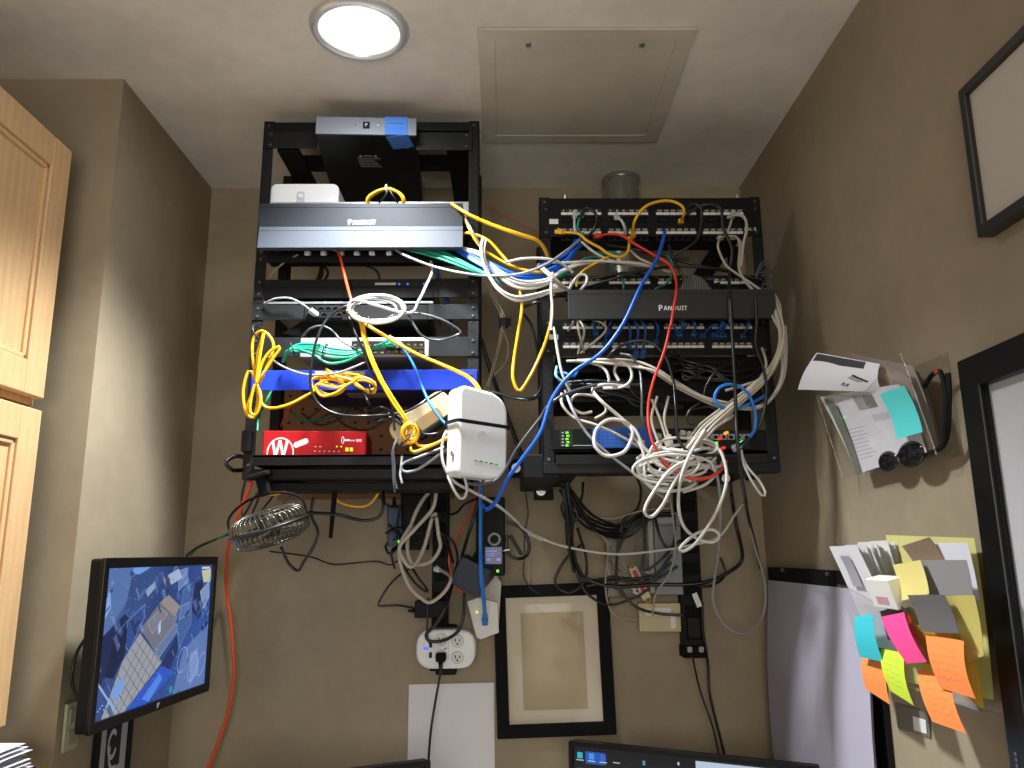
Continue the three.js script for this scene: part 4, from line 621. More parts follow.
// ---------------------------------------------------------------- small things below the racks
function hang(name, label, cat) { return thing(name, label, cat); }
{ // clip-on desk fan hanging under the tall rack
  const g = thing('clip_fan', 'small dark wire-cage clip fan hanging under the tall rack', 'fan');
  const R = 0.079, wireM = std(0x6a6760, 0.3, 0.85), cage = (sgn, h, n) => { const l = []; for (let k = 0; k < n; k++) { const a = k / n * Math.PI * 2, p = []; for (let i = 0; i <= 6; i++) { const t = i / 6 * Math.PI / 2, r = R * (0.22 + 0.78 * Math.sin(t)); p.push(V(Math.cos(a + sgn * 0.25 * (1 - i / 6)) * r, sgn * h * Math.pow(Math.cos(t), 0.55), Math.sin(a + sgn * 0.25 * (1 - i / 6)) * r)); } l.push(tube(p, 0.0014, 10, 4)); } for (const q of [0.45, 0.72, 0.9]) l.push(new THREE.TorusGeometry(R * q, 0.0011, 4, 36).rotateX(Math.PI / 2).translate(0, sgn * h * Math.pow(Math.cos(Math.asin((q - 0.22) / 0.78)), 0.55), 0)); return merge(l); };
  part(g, 'front_cage', cage(-1, 0.036, 40), wireM); part(g, 'rear_cage', cage(1, 0.036, 40), wireM);
  part(g, 'rim', new THREE.TorusGeometry(R, 0.0035, 8, 48).rotateX(Math.PI / 2), std(0x24221f, 0.4, 0.4));
  const hub = part(g, 'hub', new THREE.LatheGeometry([[0.0, -0.02], [0.016, -0.018], [0.02, -0.008], [0.021, 0.012], [0.017, 0.03], [0, 0.032]].map(([r, y]) => new THREE.Vector2(r, y)), 24), std(0x3a342b, 0.4));
  part(g, 'badge', cyl(0.018, 0.018, 0.003, 24), std(0x6b5a3c, 0.35, 0.5), [0, -0.037, 0]);
  for (let k = 0; k < 4; k++) { const a = k * Math.PI / 2 + 0.3, s = new THREE.Shape(); s.moveTo(0.015, -0.01); s.quadraticCurveTo(0.045, -0.034, 0.066, -0.02); s.quadraticCurveTo(0.073, 0.008, 0.06, 0.022); s.quadraticCurveTo(0.035, 0.016, 0.015, 0.01); part(g, 'blade', extr(s, 0.0015, 0.0004, 5).rotateX(-Math.PI / 2 + 0.4), std(0x4a4238, 0.35), [0, -0.004, 0], [0, a, 0]); }
  part(g, 'yoke', tube([V(-R, 0, 0), V(-R * 0.95, 0.04, 0), V(-0.03, 0.064, 0), V(0.03, 0.064, 0), V(R * 0.95, 0.04, 0), V(R, 0, 0)], 0.0026, 40, 7), blackMat);
  part(g, 'clip', merge([bx(0.022, 0.045, 0.02, 0.004).translate(0.01, 0.086, 0), bx(0.04, 0.01, 0.05, 0.003).translate(0.01, 0.108, 0)]), blackMat);
  const p = atZ(270, 527, ZR + 0.005); g.position.copy(p); g.rotation.set(0.16, 0, 0.29, 'ZXY');
}
function slab(name, label, cat, u0, v0, u1, v1, z, dep, mat, o = {}) { const q = rectZ(u0, v0, u1, v1, z), g = thing(name, label, cat); part(g, o.body || 'body', bx(q.w, q.h, dep, o.r ?? 0.003, 2), mat); g.position.set(q.x, q.y, z - dep / 2); if (o.rot) g.rotation.set(...o.rot); return { g, q }; }
{ // power strips screwed to the wall
  for (const [lab, u0, u1, v0, v1, tail] of [['black vertical power strip below the tall rack', 432, 448, 486, 668, 0], ['black vertical power strip below the shorter rack', 680, 701, 486, 655, 1]]) {
    const { g, q } = slab('power_strip', lab, 'power strip', u0, v0, u1, v1, ZW + 0.045, 0.043, black);
    const n = 7; for (let k = 0; k < n; k++) { const o = part(g, 'outlet', bx(q.w * 0.72, 0.03, 0.003, 0.001), blackMat, [0, q.h / 2 - 0.05 - k * (q.h - 0.1) / (n - 1), 0.0225]); for (const s of [-1, 1]) part(o, 'slot', bx(0.0025, 0.008, 0.001, 0), holeM, [s * 0.006, 0.003, 0.0018]); }
    part(g, 'end_cap', bx(q.w + 0.006, 0.03, 0.05, 0.004), blackMat, [0, -q.h / 2 + 0.008, 0.002]);
    if (tail) { part(g, 'switch', bx(q.w * 0.6, 0.05, 0.012, 0.003), darkGrey, [0, -q.h / 2 + 0.065, 0.026]); for (const s of [-1, 1]) part(g, 'cord_clamp', bx(0.012, 0.014, 0.01, 0.002), grey, [s * 0.014, -q.h / 2 + 0.014, 0.03]); }
  }
}
{
  const { g, q } = slab('power_adapter', 'slim blue-grey power brick under the tall rack', 'power adapter', 387, 505, 400, 546, ZW + 0.12, 0.03, std(0x3b4a63, 0.4), { rot: [0, 0.3, 0.03] });
  part(g, 'strain_relief', cyl(0.004, 0.005, 0.02, 10), black, [0, q.h / 2 + 0.01, 0]); const d = atZ(400, 551, ZW + 0.13); part(g, 'status_light', bx(0.005, 0.006, 0.003, 0.001), ledG, [0.008, -q.h / 2 + 0.01, 0.016]);
}
{ const { g, q } = slab('black_splitter', 'tall black box behind the pale cable coil', 'power adapter', 400, 492, 428, 550, ZW + 0.09, 0.05, black, { r: 0.004 }); part(g, 'vent_lip', bx(q.w * 0.8, 0.006, 0.004, 0.001), darkGrey, [0, q.h / 2 - 0.012, 0.026]); part(g, 'socket', bx(0.02, 0.02, 0.004, 0.001), darkGrey, [0, -0.02, 0.026]); }
{ const { g, q } = slab('plug_adapter', 'flat black plug adapter on the power strip above the surge protector', 'power adapter', 414.5, 600.5, 446, 618, ZW + 0.09, 0.045, black); part(g, 'cord_boot', cyl(0.003, 0.005, 0.018, 8).rotateZ(Math.PI / 2), black, [-q.w / 2 - 0.008, -0.004, 0.01]); part(g, 'seam', bx(q.w + 0.0006, 0.001, 0.001, 0), darkGrey, [0, 0.006, 0.0225]); }
{ const { g, q } = slab('power_brick', 'tilted dark blue-grey power brick above the white injector', 'power adapter', 455, 560, 488, 591, ZW + 0.16, 0.05, std(0x2b3442, 0.42), { rot: [0.1, -0.2, -0.45], r: 0.005 }); part(g, 'side_seam', bx(q.w + 0.0006, q.h + 0.0006, 0.001, 0), black, [0, 0, 0.0]); part(g, 'cord_boot', cyl(0.004, 0.006, 0.022, 10), black, [-0.012, q.h / 2 + 0.011, 0]); }
{
  const { g, q } = slab('ups_display', 'narrow black power unit with a small blue display', 'power unit', 476, 497, 505, 576, ZW + 0.13, 0.08, black, { r: 0.005 });
  const d = rectZ(485, 547, 502, 564, ZW + 0.13), t = canvasTex(128, 128, (c) => { c.fillStyle = '#10207a'; c.fillRect(0, 0, 128, 128); c.fillStyle = '#7f9cff'; c.fillRect(10, 28, 80, 6); c.fillRect(10, 48, 100, 3); c.fillRect(10, 60, 60, 5); c.fillRect(14, 84, 26, 20); c.fillRect(88, 84, 26, 20); c.fillStyle = '#10207a'; c.font = 'bold 18px sans-serif'; c.fillText('12', 16, 101); });
  part(g, 'display', new THREE.PlaneGeometry(d.w, d.h), new THREE.MeshStandardMaterial({ color: 0x050505, emissive: 0xffffff, emissiveMap: t, emissiveIntensity: 0.5, roughness: 0.3 }), [d.x - q.x, d.y - q.y, 0.0405]);
  part(g, 'round_button', new THREE.TorusGeometry(0.013, 0.003, 8, 24), grey, [d.x - q.x + 0.002, d.y - q.y + 0.038, 0.041]); part(g, 'status_light', bx(0.006, 0.006, 0.002, 0.001), ledG, [d.x - q.x + 0.01, d.y - q.y - 0.036, 0.041]);
}
{ // white injector at the end of the blue cables
  const g = thing('poe_injector', 'white wedge-shaped power injector with blue cables plugged in', 'power injector'), z = ZW + 0.075;
  const s = new THREE.Shape([[468, 602], [478, 598], [497, 603], [498, 632], [481, 638.5], [477, 637]].map(([u, v]) => { const p = atZ(u, v, z); return new THREE.Vector2(p.x, p.y); }));
  part(g, 'face', extr(s, 0.02, 0.002), whiteM, [0, 0, z - 0.02]);
  const b = new THREE.Shape([[478, 598], [496, 575], [501, 583], [498, 632]].map(([u, v]) => { const p = atZ(u, v, z - 0.02); return new THREE.Vector2(p.x, p.y); })); part(g, 'tapered_body', extr(b, 0.045, 0.001), std(0xb8b4aa, 0.6), [0, 0, z - 0.066]);
  const l = atZ(477, 612, z); part(g, 'status_light', bx(0.005, 0.006, 0.002, 0.0008), ledY, [l.x, l.y, z + 0.0025]); const p = atZ(485, 618, z); part(g, 'socket', bx(0.016, 0.02, 0.003, 0.001), grey, [p.x, p.y, z + 0.002]);
}
{ // surge protector
  const z = ZW + 0.1, q = rectZ(416, 629.5, 475.5, 669, z), g = thing('surge_protector', 'white rounded wall surge protector with round outlets', 'surge protector');
  part(g, 'case', extr(rrShape(q.w - 0.012, q.h - 0.012, 0.034), 0.04, 0.006, 12), whiteP, [0, 0, -0.046]);
  part(g, 'plug_mount', bx(0.05, q.h + 0.026, 0.05, 0.004), black, [-0.003, -0.008, -0.074]);
  part(g, 'seam', bx(0.0008, q.h * 0.55, 0.0006, 0), grey, [0.006, 0, 0.0002]);
  const out = (u, v) => { const p = atZ(u, v, z), o = part(g, 'outlet', cyl(0.0135, 0.0135, 0.0015, 28).rotateX(Math.PI / 2), whiteM, [p.x - q.x, p.y - q.y, 0.0006]); part(o, 'outlet_ring', new THREE.TorusGeometry(0.0137, 0.0006, 6, 28), grey, [0, 0, 0.0006]); for (const [x, y, w, h] of [[-0.005, 0.002, 0.0022, 0.007], [0.005, 0.002, 0.0022, 0.006], [0, -0.0065, 0.004, 0.004]]) part(o, 'slot', bx(w, h, 0.001, 0), holeM, [x, y, 0.0009]); };
  out(441, 639.5); out(457.5, 641); out(457.5, 657.5); out(441, 656);
  for (const v of [644.5, 655]) { const p = atZ(430.5, v, z); part(g, 'usb_port', bx(0.007, 0.013, 0.001, 0.0005), darkGrey, [p.x - q.x, p.y - q.y, 0.0006]); }
  const b = atZ(426, 648.5, z); part(g, 'blue_light', bx(0.012, 0.007, 0.001, 0.0005), glow(0x3f78ff, 1.2), [b.x - q.x, b.y - q.y, 0.0006]); const rst = atZ(445.5, 648.5, z); part(g, 'reset_button', cyl(0.003, 0.003, 0.001, 12).rotateX(Math.PI / 2), grey, [rst.x - q.x, rst.y - q.y, 0.0008]);
  g.position.set(q.x, q.y, z);
  const pl = thing('cord_plug', 'black plug pushed into the white surge protector', 'plug'), p = atZ(441, 657, z + 0.012);
  part(pl, 'plug_body', bx(0.023, 0.02, 0.026, 0.004, 2), blackMat, [p.x, p.y, z + 0.016]); part(pl, 'cord_boot', cyl(0.0065, 0.004, 0.02, 10), blackMat, [p.x, p.y - 0.018, z + 0.018]);
}
{ // phone junction boxes on the wall
  const { g, q } = slab('terminal_box', 'grey upright terminal box beside the power strip', 'junction box', 655, 512, 682, 595, ZW + 0.05, 0.048, std(0x777b82, 0.5, 0.2)); part(g, 'side_plate', bx(0.012, q.h * 0.9, 0.03, 0.001), std(0xa9a698, 0.6), [-q.w / 2 - 0.006, -0.006, -0.008]); part(g, 'top_label', bx(q.w * 0.7, 0.018, 0.001, 0), std(0xa8acb2, 0.5), [0, q.h / 2 - 0.018, 0.0246]); part(g, 'cover_seam', bx(q.w, 0.0012, 0.001, 0), darkGrey, [0, q.h / 2 - 0.034, 0.0242]);
  const t = slab('phone_box', 'cream phone junction box with a paper label', 'junction box', 639, 603, 681, 632, ZW + 0.035, 0.033, beige); part(t.g, 'paper_label', bx(t.q.w * 0.6, 0.018, 0.001, 0), whiteM, [-0.004, 0.014, 0.017]); part(t.g, 'side_label', bx(0.012, 0.036, 0.001, 0), paperM, [t.q.w / 2 - 0.02, -0.008, 0.0172]);
  const c = thing('punch_block', 'clear telephone wiring block with a red tag', 'wiring block'), z = ZW + 0.03;
  const a = rectZ(606, 525, 652, 598, z); part(c, 'clear_cover', bxAt(a.x0, a.x1, a.y0, a.y1, ZW + 0.002, z, 0.004), new THREE.MeshPhysicalMaterial({ color: 0xd8d2c4, roughness: 0.15, transmission: 0.9, thickness: 0 }));
  const m = part(c, 'terminal_strip', bx(0.022, 0.085, 0.012, 0.002), cream, [atZ(639, 583, z).x, atZ(639, 583, z).y, z + 0.008], [0, 0, 0.42]); part(m, 'red_tag', bx(0.011, 0.06, 0.002, 0.0005), std(0xb32430, 0.5), [0, 0.004, 0.007]); for (const s of [-1, 1]) part(m, 'ring_terminal', new THREE.TorusGeometry(0.005, 0.0018, 6, 14), std(0xb09a60, 0.35, 0.7), [0, s * 0.045, 0.006]);
  for (const [u, v, r] of [[632, 588, 0.5], [636, 593, 0.35], [645, 571, 0.5]]) { const p = atZ(u, v, z + 0.006); part(c, 'crimp_sleeve', cyl(0.0035, 0.0035, 0.02, 8).rotateZ(1.1), whiteM, [p.x, p.y, p.z + 0.006]); }
}
{ // antenna under the tall rack
  const z = ZR - 0.12, a = atZ(335, 490, z), b = atZ(330.5, 538, z); const g = thing('stub_antenna', 'black stick antenna pointing down under the tall rack', 'antenna');
  const m = part(g, 'rod', cyl(0.0062, 0.0042, a.distanceTo(b), 12), blackMat); m.position.copy(a).lerp(b, 0.5); m.quaternion.setFromUnitVectors(V(0, 1, 0), a.clone().sub(b).normalize()); part(g, 'hinge', bx(0.014, 0.02, 0.014, 0.003), blackMat, [a.x, a.y + 0.005, z]);
}

// ---------------------------------------------------------------- cables
// frames: origin and scale in which a run was measured; third number of a point is cm in front of the rack plane
const FR = { P: [0, 0, 1], A: [240, 100, 4.044], B: [230, 270, 3.492], C: [450, 160, 2.926], D: [510, 300, 3.531], E: [210, 460, 3.413], F: [500, 460, 3.49], G: [370, 370, 5.118], H: [610, 430, 5.483] };
function run(fr, pts) { const [x, y, s] = FR[fr]; let d = 4; return pts.map((p) => { if (p.length > 2) d = p[2]; return atZ(x + p[0] / s, y + p[1] / s, ZR + d / 100); }); }
const plugShare = plugG, tieM = std(0x0b0b0c, 0.5), tieW = std(0xc9cbc8, 0.5);
function cable(color, r, pts, label, o = {}) { // r in mm
  let len = 0; for (let i = 1; i < pts.length; i++) len += pts[i].distanceTo(pts[i - 1]);
  const seg = Math.max(12, Math.min(260, Math.round(len / 0.007))), geo = tube(pts, r / 1000, seg, r < 2.2 ? 6 : 8);
  const name = o.name || 'network_cable';
  if (!o.plug && !o.tie) return single(name, label, 'cable', geo, J[color], o.group);
  const g = thing(name, label, 'cable', o.group), jk = part(g, 'jacket', geo, J[color]);
  const curve = new THREE.CatmullRomCurve3(pts, false, 'catmullrom', 0.5);
  const end = (t, sgn) => { const p = curve.getPoint(t), d = curve.getTangent(t).multiplyScalar(sgn); const m = part(g, 'plug', plugShare, o.plugM || plugM); m.position.copy(p).addScaledVector(d, 0.008); m.quaternion.setFromUnitVectors(V(0, 0, -1), d); };
  if (o.plug && o.plug.includes('a')) end(0, -1);
  if (o.plug && o.plug.includes('b')) end(1, 1);
  for (const t of o.tie || []) { const p = curve.getPointAt(t), d = curve.getTangentAt(t), m = part(g, 'cable_tie', new THREE.TorusGeometry(o.tieR || 0.008, 0.0016, 6, 16), o.tieM || tieM); m.position.copy(p); m.quaternion.setFromUnitVectors(V(0, 0, 1), d); }
  return g;
}
const jit = (pts, a, k = 1) => { const q = V(rr(-a, a), rr(-a, a), rr(-a, a)); return pts.map((p, i) => p.clone().add(q).add(V(rr(-a, a) * 0.35 * k, rr(-a, a) * 0.35 * k, rr(-a, a) * 0.35))); };
function bundle(n, color, r, pts, spread, label, group, o = {}) { for (let k = 0; k < n; k++) cable(color, r, jit(pts, spread), label, { group: n > 1 ? group : undefined, ...o }); }
// several turns round a centre, one continuous cable
function coil(fr, c, rx, ry, turns, d, wob, a0 = 0) { const [x, y, s] = FR[fr], out = []; for (let k = 0; k <= turns * 10; k++) { const a = a0 + k / 10 * Math.PI * 2, t = k / 10, e = 1 + wob * Math.sin(t * 2.7 + a * 0.31); out.push(atZ(x + (c[0] + Math.cos(a) * rx * e) / s, y + (c[1] + Math.sin(a) * ry * e) / s, ZR + (d + 0.7 * Math.sin(t * 5.1) + t * 0.45) / 100)); } return out; }

// --- tall rack
cable('yellow', 3.2, run('B', [[95, 392, 5], [78, 300], [84, 235], [118, 214, 6], [152, 262], [128, 340], [98, 395, 6], [96, 300], [112, 240, 7], [118, 220], [104, 300], [92, 395, 7], [110, 330], [140, 285], [178, 268, 7], [150, 310], [112, 370], [96, 400, 6], [70, 450], [58, 500], [85, 514, 6], [102, 460], [92, 395, 7], [75, 440], [70, 495], [92, 505, 7], [108, 450], [95, 400, 5.5], [68, 350], [46, 420], [55, 495], [82, 512, 5], [98, 450], [94, 400, 6], [105, 455], [135, 482, 6], [205, 470], [292, 424, 4.5]]), 'yellow cable coiled and tied at the left post of the tall rack', { tie: [0.085], tieR: 0.017 });
cable('yellow', 3, run('B', [[292, 424, 4], [285, 385], [330, 370], [400, 385, 5], [455, 372], [380, 410, 6], [300, 400], [320, 440, 6], [372, 428], [420, 395], [470, 385, 6], [512, 408], [480, 420], [430, 395, 7], [460, 375], [505, 395], [500, 432, 6], [455, 408], [425, 385], [370, 370], [335, 345, 4], [360, 358], [440, 366, 4], [465, 378]]), 'yellow cable bunched up in front of the blue faceplate', { tie: [0.55], tieR: 0.014 });
cable('yellow', 3, run('B', [[310, 380, 3], [345, 398, 5], [410, 412], [360, 378, 5.5], [300, 408], [350, 438, 5], [400, 416], [378, 388], [322, 378, 3]]), 'short yellow loop lying over the blue faceplate ports');
bundle(3, 'yellow', 3, run('B', [[408, 140, 5], [455, 180, 6], [468, 235], [492, 310, 7], [530, 390], [575, 465, 7], [608, 515], [626, 560, 6], [618, 590]]), 0.0028, 'yellow cable of the strand falling past the silver switch', 'yellow strand down the tall rack');
cable('yellow', 3.2, coil('B', [628, 570], 24, 30, 3.4, 7, 0.22), 'tight yellow cable knot beside the cream modem', { tie: [0.4], tieR: 0.013 });
cable('yellow', 3.2, run('G', [[205, 395, 9], [225, 420], [320, 385], [400, 345], [432, 340]]), 'yellow cable plugged into the side of the white gateway', { plug: 'b', plugM: J.yellow });
cable('yellow', 3, run('B', [[645, 590, 8], [655, 610], [690, 615], [770, 585, 9]]), 'yellow cable stub curving under the yellow knot');
bundle(2, 'yellow', 3, run('B', [[440, 150, 5], [485, 195, 7], [560, 240], [650, 292, 7], [755, 335], [830, 372], [868, 412, 8], [874, 440]]), 0.0025, 'yellow cable of the pair running right to the white gateway', 'yellow pair above the blue faceplate');
bundle(2, 'yellow', 3.4, run('A', [[520, 425, 2], [525, 395, 3], [560, 370], [600, 358], [640, 372], [664, 395], [665, 425, 2]]), 0.003, 'yellow cable loop tied above the upper wire duct', 'yellow loops over the duct', { tie: [0.5], tieR: 0.008, tieM: tieW });
cable('black', 2.4, run('A', [[560, 420, 2], [590, 385, 3.4], [600, 362], [620, 390], [640, 420, 2]]), 'short black cord tied into the yellow loop over the duct');
cable('orange', 3.2, run('P', [[336, 249, 2], [340, 256, 3.4], [345, 277], [350, 296], [354, 306, 4.4]]), 'bright orange cable hanging from the jack strip', { plug: 'a' });
cable('white', 3, coil('B', [512, 136], 92, 46, 3.2, 6.5, 0.09, 2.6).concat(run('B', [[620, 150, 7], [660, 105], [685, 55, 5], [705, 8, 3], [702, -30, 2]])), 'white cable coil hanging in front of the empty-port switch', { tie: [0.45], tieR: 0.01 });
cable('grey', 2.8, coil('B', [508, 140], 84, 38, 2.1, 6, 0.12, 0.4), 'grey cable ring lying inside the white coil');
cable('black', 2.8, run('B', [[455, 120, 5], [400, 128, 6], [345, 165], [305, 235, 7], [285, 330], [282, 405], [310, 468, 7], [375, 503], [470, 510, 5], [600, 498], [665, 468], [738, 424, 3]]), 'black cable sweeping left from the white coil past the blue faceplate');
cable('darkgrey', 2.6, run('B', [[610, 148, 6], [680, 155], [750, 178], [804, 214, 5], [790, 228], [730, 245, 4], [672, 230], [635, 180], [625, 160, 6]]), 'dark grey cable loop at the right of the white coil');
cable('grey', 2.4, run('B', [[120, 117, 1], [160, 100, 2.4], [210, 99], [250, 118], [282, 142, 1]]), 'short white jumper at the left of the empty-port switch', { plug: 'b' });
for (let k = 0; k < 5; k++) cable('green', 3, jit(run('B', [[186, 318, 2], [200, 285, 4], [240, 258 + k * 6], [300, 258 + k * 8, 5], [350, 270 + k * 8], [420, 278 + k * 6], [480, 275, 4], [530 + k * 8, 262, 3], [560 + k * 4, 252 + k * 3, 1]]), 0.0016), 'green cable of the tied bundle plugged into the silver switch', { group: 'green bundle at the silver switch', plug: 'b', ...(k === 2 ? { tie: [0.15, 0.42], tieR: 0.014 } : {}) });
cable('green', 3, run('B', [[235, 275, 4], [290, 295, 5], [340, 325], [400, 320], [455, 295], [520, 262, 3], [548, 248, 1]]), 'lowest green cable sagging below the silver switch', { plug: 'b' });
cable('darkgrey', 2.2, run('B', [[250, 235, 2], [280, 205, 4], [320, 195], [358, 213], [392, 250, 5], [440, 276]]), 'thin dark grey cord arching over the green bundle');
cable('grey', 2.2, run('B', [[130, 300, 5], [190, 340, 6], [275, 366], [370, 360], [430, 340], [480, 318, 5]]), 'thin grey cord sagging in front of the blue faceplate top');
cable('skyblue', 3, run('B', [[592, 262, 1], [612, 285, 4], [640, 330, 5], [668, 400], [700, 470, 7], [740, 525, 8], [768, 548, 9]]), 'sky blue cable running from the silver switch to the gateway', { plug: 'a' });
cable('black', 2.6, run('B', [[415, 165, 5], [440, 225, 6], [465, 280], [495, 360, 6], [560, 450], [575, 560, 6]]), 'black cord hanging beside the yellow strand');
for (const [k, p] of [[[465, 425], [482, 460], [500, 490]], [[470, 490], [500, 520], [560, 515], [600, 540]], [[480, 500], [530, 480], [590, 520], [610, 560]], [[470, 510], [520, 530], [560, 500], [620, 530]]].entries()) cable('black', 3, run('B', p.map((q, i) => [q[0], q[1], 2 + (i % 2) * 2])), 'black cord in the small knot under the blue faceplate', { group: 'black cord knot under the blue faceplate', name: 'power_cable' });
cable('green', 2.8, run('B', [[155, 405, -4], [125, 460, -3], [100, 515], [95, 562, -2]]), 'green cable dropping behind the yellow coil');
for (const [k, p] of [[[270, 520], [330, 480], [420, 470], [480, 500], [560, 480]], [[250, 500], [310, 540], [380, 520], [430, 470], [450, 430]], [[290, 540], [350, 500], [400, 540], [470, 560], [540, 530]]].entries()) cable('black', 2.8, run('B', p.map((q) => [q[0], q[1], -25 + k * 2])), ['black cord looping in front of the pegboard', 'black cord rising over the pegboard to the blue appliance', 'lowest black cord in front of the pegboard'][k], { name: 'power_cable' });
cable('dkgreen', 2.8, run('B', [[210, 490, -20], [250, 525], [330, 520], [390, 490], [420, 440, -22]]), 'dark green cable looping in front of the pegboard');
cable('red', 2, run('B', [[170, 560, -18], [190, 520], [215, 470], [260, 420]]), 'thin red cable behind the red firewall box');
cable('beige', 1.8, run('A', [[235, 625, 1], [190, 650, 0], [140, 690], [118, 722, -1]]), 'thin beige wire under the jack strip');
bundle(3, 'navy', 2.6, run('P', [[437, 250, -1], [436, 268, -3], [441, 286, -4], [447, 304, -6], [452, 330, -8]]), 0.006, 'dark blue cable dropping behind the right post of the tall rack', 'dark blue cables inside the tall rack');
bundle(3, 'black', 3.2, run('P', [[318, 262, -6], [322, 272, -7], [312, 290, -9]]), 0.012, 'black cord hanging behind the jack strip', 'black cords behind the jack strip', { name: 'power_cable' });
cable('black', 3.4, run('P', [[352, 262, -8], [376, 270, -10], [381, 290, -12]]), 'black cord in the open gap behind the thin switch', { name: 'power_cable' });
cable('black', 4.5, run('P', [[254, 462, -2], [238, 456, 0], [226, 462, 2], [232, 470, 1], [243, 470, -2]]), 'stiff black cord loop sticking out left of the tall rack', { name: 'power_cable' });

// --- crossing between the racks
cable('grey', 2.8, run('P', [[393, 248, 3], [406, 256, 6], [432, 266], [462, 273, 9], [490, 276], [519, 274, 10], [545, 265], [566, 251, 8], [580, 240, 4]]), 'black cable greyed for its highlight, drawn straight from the jack strip to the shorter rack');  // black jacket with its white highlight blended into an even grey
for (let k = 0; k < 6; k++) cable('green', 2.8, jit(run('P', [[398 + k * 8, 247, 3], [436 + k * 4, 257, 5], [468 + k * 2, 269, 6], [496, 279, 7], [522, 284], [548, 281, 6], [566, 274 - k, 4], [588 + k * 3, 262 - k * 2, 2], [600 + k * 4, 254, 1]]), 0.003), 'green cable of the bundle sagging between the two racks', { group: 'green cables between the racks' });
for (let k = 0; k < 8; k++) cable('blue', 2.8, jit(run('P', [[452, 247, 3], [472, 253 + k, 5], [492, 264 + k, 7], [515, 274 + k * 0.8], [540, 272 + k, 6], [562, 262 + k, 4], [574, 252, 3], [582 - k, 243, 1]]), 0.003), 'blue cable of the bundle sagging between the two racks', { group: 'blue cables between the racks' });
for (let k = 0; k < 4; k++) cable('white', 3, jit(run('P', [[462, 248, 4], [482, 256, 7], [500, 270 + k * 3, 9], [520, 280 + k * 3], [545, 279 + k * 2, 8], [562, 270, 6], [590, 262, 4], [640, 264, 3]]), 0.003), 'white cable lying on the bundle between the two racks', { group: 'white cables between the racks' });
for (let k = 0; k < 4; k++) cable('white', 3, jit(run('C', [[100, 232, 7], [95, 270, 9], [110, 330], [145, 380, 10], [195, 406], [255, 396, 9], [300, 384, 8], [345, 378, 6]]), 0.0035), 'white cable drooping under the bundle to the middle duct', { group: 'white cables under the bundle' });
bundle(2, 'yellow', 3.6, run('P', [[452, 204, 6], [470, 215, 8], [495, 226], [520, 234], [537, 240, 7], [545, 249, 5], [549, 259, 3]]), 0.0022, 'yellow cable leaving the upper duct end for the shorter rack', 'yellow pair between the racks');
cable('yellow', 3.2, run('P', [[464, 214, 5], [470, 230, 7], [480, 246], [493, 256], [512, 266, 7], [535, 272], [552, 271, 5]]), 'yellow cable dipping from the duct end into the bundle');
cable('yellow', 3.2, run('P', [[464, 233, 5], [474, 234, 6], [489, 241], [501, 254], [510, 264, 7]]), 'short yellow cable arching out behind the duct end');
cable('darkgrey', 2.6, run('P', [[464, 216, 6], [473, 232, 8], [486, 256], [497, 280, 9], [512, 300, 7]]), 'dark grey cord falling across the yellow cables');
cable('yellow', 3.4, run('P', [[518, 284, 6], [522, 306, 7], [518, 334], [514, 360], [513, 378, 8], [519, 391], [528, 380], [540, 356, 7], [549, 330], [552, 306, 6], [554, 288, 4]]), 'yellow cable hanging in a long U between the racks');
bundle(3, 'beige', 1.7, run('P', [[488, 280, 0], [495, 300, -4], [501, 312, -5], [503, 322, -5], [500, 340, -8], [492, 372, -12], [487, 388, -14]]), 0.004, 'thin beige phone wire between the racks', 'beige phone wires between the racks');
{ const p = atZ(503.5, 323, ZR - 0.05); const g = thing('cable_strap', 'black hook strap round the beige phone wires', 'strap'); part(g, 'band', new THREE.CylinderGeometry(0.011, 0.011, 0.02, 16, 1, true), std(0x0a0a0a, 0.9, 0, { side: THREE.DoubleSide }), [p.x, p.y, p.z]); part(g, 'strap_end', bx(0.01, 0.018, 0.003, 0.001), blackMat, [p.x + 0.012, p.y, p.z + 0.008]); }
cable('beige', 1.7, run('P', [[503, 330, -5], [508, 345, -7], [506, 362, -9], [494, 375, -12]]), 'single beige phone wire bowing right below the strap');
cable('black', 3, run('P', [[522, 308, 5], [534, 303, 8], [548, 299], [562, 294, 7], [572, 286, 5]]), 'short black cord ending beside the yellow U');
cable('black', 3, run('P', [[524, 314, -6], [533, 330, -8], [540, 370], [540, 390], [530, 398], [512, 397, -6], [486, 392, 2]]), 'black cord curving behind the yellow U');
bundle(2, 'black', 4.5, run('P', [[482, 338, -30], [492, 372, -31], [506, 410], [520, 450, -32], [530, 480]]), 0.006, 'thick black cord slanting down the wall between the racks', 'thick black cords on the wall', { name: 'power_cable' });
cable('red', 1.3, run('P', [[486, 205, -36], [505, 216], [530, 228], [548, 240, -36]]), 'hair-thin red wire on the wall between the racks');
cable('blue', 3.8, run('P', [[486, 510, -4], [490, 508, 0], [497, 499, 4], [506, 481, 8], [519, 463, 11], [540, 433, 13], [552, 399], [572, 373, 14], [601, 353], [623, 324], [641, 286, 13], [657, 259, 9], [664, 236, 4], [665, 230, 1]]), 'long thick blue cable climbing across the shorter rack');
cable('darkgrey', 2.8, run('P', [[466, 484, 8], [492, 482, 9], [505, 470], [518, 447, 11], [540, 418], [548, 406, 12], [568, 393], [608, 383, 8], [640, 385, 5]]), 'dark grey cable rising from the gateway into the shorter rack');
bundle(3, 'skyblue', 3.0, run('P', [[480, 474, -8], [481, 500, -16], [481, 540, -20], [482, 575, -19], [484, 600, -25], [485.5, 620, -32]]), 0.0028, 'sky blue cable hanging straight down to the white injector', 'blue pair at the injector', { plug: 'b', plugM: J.skyblue });

